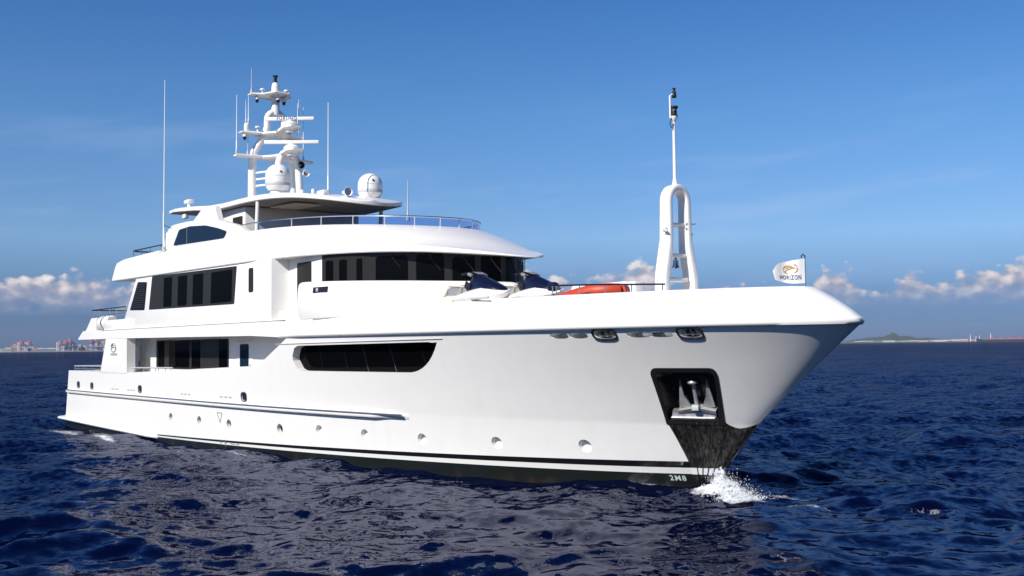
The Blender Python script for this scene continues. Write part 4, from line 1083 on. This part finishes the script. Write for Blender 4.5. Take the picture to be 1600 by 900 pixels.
jet_ski((30.78, -1.02, 4.27), 'navy and white jet ski on the far side, between its twin and the orange boat')

# inflatable tender -----------------------------------------------------------
def tender():
    E = empty('inflatable_boat', 'orange red inflatable boat with black outboard lying behind the bow rail', 'inflatable boat', (33.0, -1.15, 3.86))
    for s in (-1, 1):
        G().tube([(-1.15, s*.48, .36), (-.75, s*.50, .40), (-.2, s*.50, .47), (.35, s*.48, .57), (.75, s*.40, .63), (1.02, s*.22, .64), (1.12, 0, .64)], [.12, .16, .17, .175, .175, .175, .17], 16).build('tube', ORANGE, E)
        G().tube([(-.6, s*.67, .40), (.2, s*.66, .50), (.7, s*.57, .58), (1.0, s*.38, .60)], .04, 8).build('rub_rail', BLACK, E)
    g = G(); g.grid([[(x, -w, z+.12), (x, 0, z-.08), (x, w, z+.12)] for x, w, z in ((-1.1, .4, .22), (-.2, .42, .34), (.5, .38, .45), (.95, .15, .55))], 0, True); g.build('floor', LGREY, E)
    G().box((-1.08, 0, .42), (.07, .8, .40), bev=.015).build('transom', GREY, E)
    om = G(); om.box((-1.22, 0, .84), (.28, .24, .24), bev=.08).build('outboard_motor', NAVY, E)
    G().box((-1.22, 0, .5), (.13, .12, .5), bev=.03).build('motor_leg', BLACK, E)
    G().tube([(.45, -.42, .76), (.48, -.3, .80), (.48, .3, .80), (.45, .42, .76)], .018, 6).build('grab_line', BLACK, E)
    G().box((-.2, 0, .5), (.3, .9, .06), bev=.02).build('thwart', GREY, E)
tender()
# deck crane lying along the foredeck
E = empty('deck_crane', 'white folded deck crane lying behind the orange inflatable boat', 'crane', (31.9, .45, 3.98))
G().prism(rpoly([(-1.1, .56), (-1.1, .82), (.95, .85), (.95, .56)], .04), -.14, .14, bev=.02).build('boom', WHITE, E)
G().box((1.14, 0, .46), (.34, .36, .74), bev=.03).build('pedestal', WHITE, E)
g = G()
for x in (.55, .78): g.box((x, -.16, .70), (.06, .06, .13), bev=.01)
g.build('latch', BLACK, E); G().tube([(.9, -.17, .60), (-.3, -.17, .64)], .02, 8).build('ram', CHROME, E)
# rail beside the tender
b_side = [(33.2, -2.36), (34.0, -2.18), (34.8, -1.97), (35.5, -1.76), (36.0, -1.60)]
bt = G()
o = rail('bow_railing', [(33.15, -2.37, 4.63), (34.3, -2.12, 4.60), (35.4, -1.80, 4.56), (36.0, -1.58, 4.54)], [(33.2, -2.36, 4.62), (33.3, -2.33, 4.62), (33.42, -2.31, 4.62), (33.95, -2.20, 4.61), (34.6, -2.02, 4.59), (35.25, -1.84, 4.56), (35.95, -1.60, 4.54)], 4.39, NAVY, bulw, r=.02, rp=.014)

# ------------------------------------------------------------------ sea
def build_sea():
    nr, na = 1080, 1350
    r = 3.0*np.power(16000/3.0, np.linspace(0, 1, nr))
    azc = 142.05
    fine = np.linspace(azc-46, azc+46, na-70); rest = np.linspace(azc+46, azc+314, 72)[1:-1]
    th = np.radians(np.concatenate([fine, rest])); nt = len(th)
    RR, TT = np.meshgrid(r, th, indexing='ij')
    X = CAM.x + RR*np.cos(TT); Y = CAM.y + RR*np.sin(TT)
    cell = np.maximum(RR*math.log(16000/3)/nr, RR*math.radians(92)/(na-70))
    H = np.zeros_like(X); DX = np.zeros_like(X); DY = np.zeros_like(X); lost = np.zeros_like(X)
    rng = np.random.default_rng(8)
    nw = 92
    lam = np.exp(np.linspace(math.log(.38), math.log(13), nw))*(1+.1*rng.normal(size=nw))
    main = math.radians(142.05-155)
    for l in lam:
        k = 2*math.pi/l; spread = .62 if l > 3 else .85
        a = main + rng.normal()*spread; ph = rng.random()*6.283
        s = WAVE_SLOPE*(1.1 if .6 < l < 3 else .95 if l <= .6 else .95 if l < 6 else .45)
        amp = s/k
        w = np.clip((l/cell-2.2)/2.5, 0, 1)
        # slow groups so that the field never looks regular
        grp = .65+.5*np.sin(X*math.cos(a+.9)*k*.11+Y*math.sin(a+.9)*k*.11+ph*2)*np.sin(X*math.cos(a-1.2)*k*.07+Y*math.sin(a-1.2)*k*.07+ph)
        p = k*(X*math.cos(a)+Y*math.sin(a))+ph
        A = amp*w*grp
        H += A*np.cos(p); q = .75
        DX -= q*A*math.cos(a)*np.sin(p); DY -= q*A*math.sin(a)*np.sin(p)
        lost += .5*(s*.65*(1-w))**2
    # calm lee close along the hull, stem wave and stern wash
    def seg_dist(px, py, pts):
        d = np.full(px.shape, 1e9)
        for (x0, y0), (x1, y1) in zip(pts[:-1], pts[1:]):
            dx, dy = x1-x0, y1-y0; t = np.clip(((px-x0)*dx+(py-y0)*dy)/(dx*dx+dy*dy), 0, 1); d = np.minimum(d, np.hypot(px-x0-t*dx, py-y0-t*dy))
        return d
    hullx = np.linspace(1, 35.75, 60); hp = [(float(x), -float(HB(x, 0))) for x in hullx]
    near = (np.abs(X-20) < 34) & (np.abs(Y) < 24); foam = np.zeros_like(X)
    xs, ys = X[near], Y[near]; dh = seg_dist(xs, ys, hp)
    inside = (np.abs(ys) < HB(np.clip(xs, 1, 35.8), 0)) & (xs > 0) & (xs < 35.8)
    dh = np.where(inside, 0, dh)
    lee = np.where(ys < 0, dh, 99.); damp = .58+.42*np.clip(lee/15, 0, 1)**1.3
    Hn = H[near]*damp
    db = np.hypot(xs-36.35, ys+.35)
    Hn += .20*np.exp(-(db/.55)**2) + .05*np.exp(-(dh/.5)**2)*np.clip((xs-24)/10, 0, 1)
    Hn -= .13*np.exp(-(dh/1.6)**2)*np.clip((17-xs)/5, 0, 1)
    fo = np.zeros_like(xs)
    fo += .85*np.exp(-(((xs-36.35)*.8+(ys+.5)*.6)/.75)**2-(((xs-36.35)*.6-(ys+.5)*.8)/.42)**2)          # stem splash
    fo += .66*np.exp(-(dh/.30)**2)*np.exp(-((xs-34.6)/1.2)**2)
    for fx, fy, fa, fs, amp in ((38.3, -.4, .55, (1.6, .35), .60), (40.6, 1.0, .5, (1.3, .5), .44), (42.6, 1.2, .5, (1.6, .7), .30), (37.2, .9, .6, (1.2, .3), .6),
                                (31.5, -3.8, -.1, (1.5, .3), .0), (8.5, -5.2, .05, (3.0, .55), .62), (11.5, -5.6, .05, (1.8, .35), .66), (4.2, -5.0, .1, (3.0, .8), .58), (17.8, -5.1, .1, (2.6, .35), .5), (21.5, -4.6, .15, (1.8, .3), .55)):
        c, s_ = math.cos(fa), math.sin(fa); u = (xs-fx)*c+(ys-fy)*s_; v = -(xs-fx)*s_+(ys-fy)*c
        fo += amp*np.exp(-(u/fs[0])**2-(v/fs[1])**2)
    fo += .40*np.exp(-(dh/.35)**2)*np.clip((14-xs)/4, 0, 1)
    H[near] = Hn; foam[near] = fo
    Zv = H; X2 = X+DX; Y2 = Y+DY
    V = np.stack([X2, Y2, Zv], -1).reshape(-1, 3)
    i, j = np.meshgrid(np.arange(nr-1), np.arange(nt), indexing='ij'); j2 = (j+1) % nt
    Q = np.stack([i*nt+j, i*nt+j2, (i+1)*nt+j2, (i+1)*nt+j], -1).reshape(-1, 4)[:, ::-1]
    V = np.vstack([V, [[CAM.x, CAM.y, 0]]]); c = len(V)-1
    tri = np.stack([np.full(nt, c), np.arange(nt), (np.arange(nt)+1) % nt], -1)
    me = bpy.data.meshes.new('sea')
    me.vertices.add(len(V)); me.vertices.foreach_set('co', V.astype(np.float32).ravel())
    nl_ = Q.size+tri.size; me.loops.add(nl_); me.loops.foreach_set('vertex_index', np.concatenate([Q.ravel(), tri.ravel()]).astype(np.int32))
    npoly = len(Q)+len(tri); me.polygons.add(npoly)
    st = np.concatenate([np.arange(len(Q))*4, len(Q)*4+np.arange(len(tri))*3]).astype(np.int32); me.polygons.foreach_set('loop_start', st)
    me.update(calc_edges=True); me.validate(); me.polygons.foreach_set('use_smooth', [True]*len(me.polygons))
    for nm, arr in (('foam', foam), ('lost', np.sqrt(lost))):
        at = me.attributes.new(nm, 'FLOAT', 'POINT'); at.data.foreach_set('value', np.append(arr.ravel(), 0).astype(np.float32))
    m = bpy.data.materials.new('sea_water'); m.use_nodes = True; nt_ = m.node_tree; nt_.nodes.clear(); N = nt_.nodes.new; L = nt_.links.new
    geo = N('ShaderNodeNewGeometry')
    # small ripples as a random tilt of the normal, stronger where the mesh no longer carries the short waves
    la = N('ShaderNodeAttribute'); la.attribute_name = 'lost'
    n1 = N('ShaderNodeTexNoise'); n1.inputs['Scale'].default_value = 3.4; n1.inputs['Detail'].default_value = 5; n1.inputs['Roughness'].default_value = .62; n1.inputs['Distortion'].default_value = .4
    L(geo.outputs['Position'], n1.inputs['Vector'])
    sb = N('ShaderNodeVectorMath'); sb.operation = 'SUBTRACT'; L(n1.outputs['Color'], sb.inputs[0]); sb.inputs[1].default_value = (.5, .5, .5)
    k_ = N('ShaderNodeMath'); k_.operation = 'MULTIPLY_ADD'; L(la.outputs['Fac'], k_.inputs[0]); k_.inputs[1].default_value = 7.0; k_.inputs[2].default_value = .27
    sc = N('ShaderNodeVectorMath'); sc.operation = 'SCALE'; L(sb.outputs[0], sc.inputs[0]); L(k_.outputs[0], sc.inputs['Scale'])
    fl = N('ShaderNodeVectorMath'); fl.operation = 'MULTIPLY'; L(sc.outputs[0], fl.inputs[0]); fl.inputs[1].default_value = (1, 1, 0)
    ad = N('ShaderNodeVectorMath'); ad.operation = 'ADD'; L(geo.outputs['Normal'], ad.inputs[0]); L(fl.outputs[0], ad.inputs[1])
    no = N('ShaderNodeVectorMath'); no.operation = 'NORMALIZE'; L(ad.outputs[0], no.inputs[0]); 
    # foam
    fa = N('ShaderNodeAttribute'); fa.attribute_name = 'foam'
    n2 = N('ShaderNodeTexNoise'); n2.inputs['Scale'].default_value = 5.0; n2.inputs['Detail'].default_value = 9; n2.inputs['Roughness'].default_value = .72; n2.inputs['Distortion'].default_value = 1.2; L(geo.outputs['Position'], n2.inputs['Vector'])
    su = N('ShaderNodeMath'); su.operation = 'ADD'; L(fa.outputs['Fac'], su.inputs[0]); L(n2.outputs[0], su.inputs[1])
    mr = N('ShaderNodeMapRange'); mr.inputs[1].default_value = 1.02; mr.inputs[2].default_value = 1.30; L(su.outputs[0], mr.inputs[0])
    mx = N('ShaderNodeMix'); mx.data_type = 'RGBA'; L(mr.outputs[0], mx.inputs[0]); mx.inputs[6].default_value = (*WATER, 1); mx.inputs[7].default_value = (.80, .82, .84, 1)
    body = N('ShaderNodeBsdfDiffuse'); L(mx.outputs[2], body.inputs[0])
    gl = N('ShaderNodeBsdfGlossy'); gl.inputs[0].default_value = (.74, .77, .97, 1); gl.inputs['Roughness'].default_value = .05; L(no.outputs[0], gl.inputs['Normal'])
    fr = N('ShaderNodeFresnel'); fr.inputs[0].default_value = 1.333; L(no.outputs[0], fr.inputs['Normal'])
    fk = N('ShaderNodeMath'); fk.operation = 'MULTIPLY'; L(fr.outputs[0], fk.inputs[0]); fk.inputs[1].default_value = WREFL
    fm_ = N('ShaderNodeMath'); fm_.operation = 'MINIMUM'; L(fk.outputs[0], fm_.inputs[0]); fm_.inputs[1].default_value = .2
    nf = N('ShaderNodeMath'); nf.operation = 'SUBTRACT'; nf.inputs[0].default_value = 1; L(mr.outputs[0], nf.inputs[1])
    ff = N('ShaderNodeMath'); ff.operation = 'MULTIPLY'; L(fm_.outputs[0], ff.inputs[0]); L(nf.outputs[0], ff.inputs[1])
    ms = N('ShaderNodeMixShader'); L(ff.outputs[0], ms.inputs[0]); L(body.outputs[0], ms.inputs[1]); L(gl.outputs[0], ms.inputs[2])
    ot = N('ShaderNodeOutputMaterial'); L(ms.outputs[0], ot.inputs[0])
    me.materials.append(m)
    o = bpy.data.objects.new('sea', me); COL.objects.link(o); return tag(o, kind='structure')
WAVE_SLOPE = .052; WATER = (.0005, .0019, .016); WREFL = .78
build_sea()
# spray thrown up by the stem: loose drops and lumps
def lace_material():
    m = bpy.data.materials.new('foam_lace'); m.use_nodes = True; nt = m.node_tree; nt.nodes.clear(); N = nt.nodes.new; L = nt.links.new
    geo = N('ShaderNodeNewGeometry'); n = N('ShaderNodeTexNoise'); n.inputs['Scale'].default_value = 9; n.inputs['Detail'].default_value = 8; n.inputs['Roughness'].default_value = .7; L(geo.outputs['Position'], n.inputs['Vector'])
    r = N('ShaderNodeMapRange'); r.inputs[1].default_value = .43; r.inputs[2].default_value = .62; L(n.outputs[0], r.inputs[0])
    d = N('ShaderNodeBsdfDiffuse'); d.inputs[0].default_value = (.86, .88, .9, 1); tl = N('ShaderNodeBsdfTranslucent'); tl.inputs[0].default_value = (.8, .85, .9, 1)
    a = N('ShaderNodeMixShader'); a.inputs[0].default_value = .35; L(d.outputs[0], a.inputs[1]); L(tl.outputs[0], a.inputs[2])
    t = N('ShaderNodeBsdfTransparent'); mx = N('ShaderNodeMixShader'); L(r.outputs[0], mx.inputs[0]); L(t.outputs[0], mx.inputs[1]); L(a.outputs[0], mx.inputs[2])
    o = N('ShaderNodeOutputMaterial'); L(mx.outputs[0], o.inputs[0]); return m
def spray():
    rng = np.random.default_rng(3); g = G()
    ico = [(0, 0, 1), (.894, 0, .447), (.276, .851, .447), (-.724, .526, .447), (-.724, -.526, .447), (.276, -.851, .447), (.724, .526, -.447), (-.276, .851, -.447), (-.894, 0, -.447), (-.276, -.851, -.447), (.724, -.526, -.447), (0, 0, -1)]
    fc = [(0, 1, 2), (0, 2, 3), (0, 3, 4), (0, 4, 5), (0, 5, 1), (1, 6, 2), (2, 7, 3), (3, 8, 4), (4, 9, 5), (5, 10, 1), (6, 7, 2), (7, 8, 3), (8, 9, 4), (9, 10, 5), (10, 6, 1), (11, 7, 6), (11, 8, 7), (11, 9, 8), (11, 10, 9), (11, 6, 10)]
    def env(t): return .40*math.exp(-((t-.10)/.22)**2) + .26*math.exp(-((t-.48)/.30)**2) + .05
    for k in range(4200):
        t = rng.random()**1.1; u = rng.normal()*.13*(1+1.2*t); x = 35.95 + 1.45*t + u*.4; y = -.05 - .62*t + u
        z = .01 + env(t)*rng.random()**1.3*1.05; r = .0025+.007*rng.random()**3 + (.006*rng.random() if z < env(t)*.45 else 0)
        s = rng.uniform(.6, 1.4, 3)
        g.add([(x+a*r*s[0], y+b*r*s[1], z+c*r*s[2]) for a, b, c in ico], fc, 0, True)
    from mathutils import noise as mn
    for lay in range(7):
        P = []
        for i in range(46):
            t = i/45; row = []
            for j in range(26):
                v = (j/25-.5)*2; wd = .17*(1+1.3*t)
                x0 = 35.93 + 1.5*t; y0 = -.05-.64*t; n_ = mn.fractal(Vector((x0*3.2+lay*5, (y0+v*wd)*5, lay*2.3)), .8, 2.2, 6)
                hgt = env(t)*max(0, 1-abs(v)**1.5)*(.42+.11*lay) + .16*n_*env(t)*2.2*max(0, 1-v*v)
                row.append((x0 + v*wd*.4 + .04*n_, y0 + v*wd, -.03 + max(0, hgt)))
            P.append(row)
        g.grid(P, 1, True)
    o = g.build('bow_spray', [pmat('foam_white', (.85, .87, .9), .6), lace_material()], None, 80, weld=False); tag(o, kind='stuff', label='white spray thrown up where the stem cuts the water', cat='spray')
spray()

# ------------------------------------------------------------------ far shore
def far(azd, D, z=0.): a = R_(azd); return (CAM.x+D*math.cos(a), CAM.y+D*math.sin(a), z)
LANDM = pmat('far_land', (.10, .11, .08), .9, var=.3, vscale=.02)
HILLM = pmat('far_hill', (.045, .07, .035), .9, var=.4, vscale=.02)
QUAY = pmat('quay_concrete', (.34, .33, .31), .9)
BCOL = [pmat('render_cream', (.60, .52, .40), .8), pmat('render_pink', (.55, .36, .30), .8), pmat('render_white', (.56, .54, .51), .8), pmat('roof_blue', (.22, .34, .50), .7), pmat('render_grey', (.38, .38, .40), .8), pmat('brick_red', (.42, .14, .09), .8)]
WINM = pmat('far_window', (.03, .035, .04), .3)
CRED = pmat('crane_red', (.48, .12, .13), .6); CWHT = pmat('crane_white', (.72, .70, .70), .6); CBLU = pmat('crane_blue', (.12, .20, .42), .6)
def land(a0, a1, D, depth, heights, name, m, seed):
    rng = np.random.default_rng(seed); n = 90; rows = []
    for k in range(n+1):
        a = a0+(a1-a0)*k/n; h = float(np.interp(a, *zip(*sorted(heights)))) * (1+.05*rng.normal())
        rows.append([far(a, D+depth*q, hh) for q, hh in ((0, -1), (.02, min(3, h)), (.25, h*.6+1), (.5, h), (.8, h*.6), (1, -1))])
    o = G().grid(rows, 0, True).build(name, m, None, 180); return tag(o, kind='structure')
land(159, 174, 5200, 900, [(159, 10), (164, 12), (166.5, 11), (168, 8), (174, 10)], 'shore', LANDM, 1)
land(109, 127.5, 5600, 900, [(109, 8), (118, 7), (121, 9), (123, 12), (124.5, 12), (125.5, 8), (127.5, 5)], 'shore', LANDM, 2)
land(119.5, 125.6, 6300, 1500, [(119.5, 3), (120.2, 15), (121.3, 28), (121.7, 25), (122.0, 42), (122.5, 40), (122.65, 52), (122.8, 62), (122.95, 52), (123.2, 40), (123.9, 34), (124.6, 22), (125.6, 2)], 'hill', HILLM, 3)
for a0, a1 in ((159.5, 172),):
    P = [[far(a, 5180+d, z) for d, z in ((0, -1), (0, 3.6), (40, 3.6), (40, -1))] for a in np.linspace(a0, a1, 40)]
    tag(G().grid(P, 0, False).build('quay', QUAY), kind='structure')
def building(azd, D, w, d, h, m, label, roof='flat', towers=()):
    yaw = R_(azd)+math.pi/2
    E = empty('building', label, 'building', far(azd, D, 2), 'buildings along the far shore', yaw)
    wl = G().box((0, 0, h/2), (w, d, h)).build('wall', m, E)
    if roof == 'gable': G().grid([[(-w/2-1, -d/2-1, h), (-w/2-1, 0, h+h*.35), (-w/2-1, d/2+1, h)], [(w/2+1, -d/2-1, h), (w/2+1, 0, h+h*.35), (w/2+1, d/2+1, h)]], 0, False).build('roof', BCOL[3] if m is not BCOL[3] else BCOL[2], E)
    else: G().box((0, 0, h+.6), (w+1.5, d+1.5, 1.2)).build('roof', QUAY, E)
    for tx, tw, thh in towers: G().box((tx, 0, h+thh/2), (tw, d*.6, thh)).build('stair_tower', m, E)
    n = max(2, int(w/9))
    for k in range(n):
        G().box((-w/2+(k+.5)*w/n, d/2+.05, h*.55), (w/n*.55, .3, h*.22)).build('window', WINM, E)
    return E
rngb = random.Random(4)
tone = ['cream', 'pinkish', 'white', 'blue', 'grey', 'red brick']
used = []
def where(k): return k
spots = [(167.2, 60, 13, 2), (166.95, 40, 10, 0), (166.72, 55, 20, 0), (166.5, 50, 26, 1), (166.3, 70, 12, 4), (166.05, 50, 16, 0), (165.72, 36, 10, 5), (165.5, 60, 14, 1), (165.28, 80, 17, 1), (165.08, 90, 11, 3), (164.92, 60, 12, 2), (164.55, 50, 13, 4), (164.25, 70, 12, 3), (164.0, 60, 22, 0), (163.82, 70, 26, 0), (163.62, 50, 20, 1), (163.22, 60, 16, 4), (163.05, 60, 22, 0), (162.85, 60, 26, 0), (162.55, 80, 17, 0)]
words = ['low', 'long', 'tall', 'broad', 'square', 'plain']
for i, (a, w, h, c) in enumerate(spots):
    nb_ = 'left of the first pair of pink cranes' if a > 166.4 else 'between the first and second crane groups' if a > 164.9 else 'beside the lone grey-blue crane' if a > 164.1 else 'near the crane pair left of the stern' if a > 163.0 else 'behind the yacht stern'
    building(a, 5250+rngb.random()*150, w, 30, h, BCOL[c], '%s %s harbour building on the left shore %s' % ('low' if h < 14 else 'tall' if h > 19 else 'long', tone[c], nb_), 'gable' if c == 3 or i % 4 == 1 else 'flat', ((w*.2, w*.25, h*.35),) if i % 3 == 0 else ())
spots = [(126.2, 50, 10, 0), (124.35, 90, 10, 2), (124.05, 110, 11, 2), (123.7, 100, 9, 2), (123.45, 60, 10, 0), (123.0, 90, 12, 2), (122.75, 80, 9, 4), (122.2, 90, 10, 2), (121.85, 60, 12, 0), (121.4, 80, 10, 2), (120.9, 60, 11, 0), (120.6, 90, 13, 2), (120.3, 70, 12, 0), (120.05, 60, 14, 1), (119.8, 90, 14, 0), (119.55, 60, 17, 1), (119.1, 60, 13, 1), (118.75, 80, 14, 2)]
for i, (a, w, h, c) in enumerate(spots):
    h *= .72; w *= .62
    nb_ = 'just right of the yacht bow' if a > 123.3 else 'below the dark hill' if a > 121.9 else 'right of the dark hill' if a > 120.1 else 'left of the dark cargo ship'
    building(a, 5680+rngb.random()*200, w, 30, h, BCOL[c], '%s %s shore building %s' % ('low' if h < 8 else 'taller' if h > 9.4 else 'long', tone[c], nb_), 'gable' if i % 4 == 2 else 'flat')
def gantry(azd, D, label, h=58, m1=CRED, m2=CWHT, boom_up=True):
    E = empty('container_crane', label, 'crane', far(azd, D, 3), 'container cranes in the far harbour', R_(azd)+math.pi/2 + .25)
    for x in (-11, 11):
        for y in (-12, 12): G().box((x, y, h*.36), (3.2, 3.2, h*.72)).build('leg', m2 if True else m1, E)
    g = G()
    for y in (-12, 12): g.box((0, y, h*.24), (22, 2.6, 3)); g.box((0, y, h*.70), (22, 2.6, 3.4))
    for x in (-11, 11): g.box((x, 0, h*.46), (2.4, 24, 2.6))
    g.build('portal_beam', m1, E)
    g = G().box((0, -8, h*.62), (9, 78, 4.6)); g.build('girder', m1, E)
    g = G()
    for x in (-6, 6): g.tube([(x, 12, h*.64), (0, 4, h*.86)], 1.5, 6); g.tube([(x, -10, h*.64), (0, 4, h*.86)], 1.2, 6)
    g.tube([(0, 4, h*.86), (0, 26, h*.64)], .8, 5); g.tube([(0, 4, h*.86), (0, -44, h*.64)], .8, 5); g.build('apex_frame', m1, E)
    G().box((0, -2, h*.70), (9, 14, 7)).build('machinery_house', CWHT, E)
    return E
for a, lab, h, m1, m2 in ((166.33, 'red and white container crane standing left in the leftmost pair', 56, CRED, CWHT), (165.98, 'red and white container crane standing right in the leftmost pair', 56, CRED, CWHT),
        (164.60, 'red and white container crane left in the middle group of three', 56, CRED, CWHT), (164.36, 'red and white container crane in the centre of the middle group', 56, CRED, CWHT), (164.18, 'dark red crane with blue legs on the right of the middle group', 66, CRED, CBLU),
        (163.95, 'small grey blue crane standing alone right of the middle group', 44, CBLU, CWHT), (163.22, 'dark red and blue crane left in the pair before the stern', 66, CRED, CBLU), (162.97, 'dark red and blue crane right in the pair before the stern', 62, CRED, CBLU),
        (162.55, 'pale red container crane left of the two beside the yacht fin', 58, CRED, CWHT), (162.33, 'pale red container crane nearest the yacht fin, partly behind it', 56, CRED, CWHT)):
    gantry(a, 5215, lab, h, m1, m2)
for a, h in ((119.35, 30), (119.05, 24), (118.1, 34), (119.9, 20)):
    pass
# cargo ship on the right
c0 = far(117.7, 4300)
E = empty('cargo_ship', 'long dark bulk carrier with red deck gear on the horizon at right', 'ship', c0, rz=R_(117.7)-math.pi/2+math.pi)
SHB = pmat('ship_black', (.015, .018, .03), .6); SHR = pmat('ship_red', (.38, .10, .07), .7)
g = G(); rows = []
for x, w, zt in ((-95, 8, 11), (-85, 14, 10), (-60, 15, 9.5), (60, 15, 9.5), (80, 12, 10.5), (92, 4, 13), (98, .3, 13.5)): rows.append([(x, -w, zt), (x*.985, -w*.9, -2), (x*.985, w*.9, -2), (x, w, zt)])
g.grid(rows, 0, False, False, True); g.add(rows[0], [[0, 1, 2, 3]]); g.build('hull', SHB, E)
G().box((-2, 0, 10.6), (150, 24, 2.2)).build('deck', SHR, E)
for x in (-45, -15, 15, 45): 
    G().tube([(x, 0, 10), (x, 0, 24)], .9, 6).box((x, 0, 13), (10, 10, 4)).build('cargo_gear', SHR, E)
G().box((86, 0, 18), (1.2, 1.2, 12)).build('foremast', CWHT, E)
sh = G().box((-74, 0, 19), (16, 26, 20), bev=.4).box((-74, 0, 30), (11, 22, 3), bev=.2).build('accommodation', CWHT, E)
G().box((-84, 0, 24), (7, 8, 14), bev=.5).build('funnel', SHR, E)
for a, D, h, lab in ((119.25, 5650, 34, 'slim pale lattice mast left of the dark cargo ship'), (119.0, 5650, 26, 'short reddish harbour mast just left of the dark cargo ship'), (118.35, 5700, 40, 'tall pale mast rising behind the cargo ship deck')):
    E = empty('harbour_mast', lab, 'mast', far(a, D, 2), 'masts on the right shore')
    G().tube([(0, 0, 0), (0, 0, h)], [2.2, 1.0], 6).build('pole', CWHT, E); G().box((0, 0, h*.75), (12, 2, 2)).build('arm', CRED, E)
# ------------------------------------------------------------------ air
def haze():
    g = G().box((0, 0, 62), (15000, 15000, 130)); o = g.build('haze', pmat('haze_tmp', (1, 1, 1)))
    m = bpy.data.materials.new('haze_air'); m.use_nodes = True; nt = m.node_tree; nt.nodes.clear()
    v = nt.nodes.new('ShaderNodeVolumePrincipled'); v.inputs['Color'].default_value = (.66, .76, 1.0, 1); v.inputs['Density'].default_value = HAZE
    out = nt.nodes.new('ShaderNodeOutputMaterial'); nt.links.new(v.outputs[0], out.inputs['Volume'])
    o.data.materials.clear(); o.data.materials.append(m); tag(o, kind='stuff')
HAZE = 3.5e-5
USE_HAZE = True
if USE_HAZE: haze()
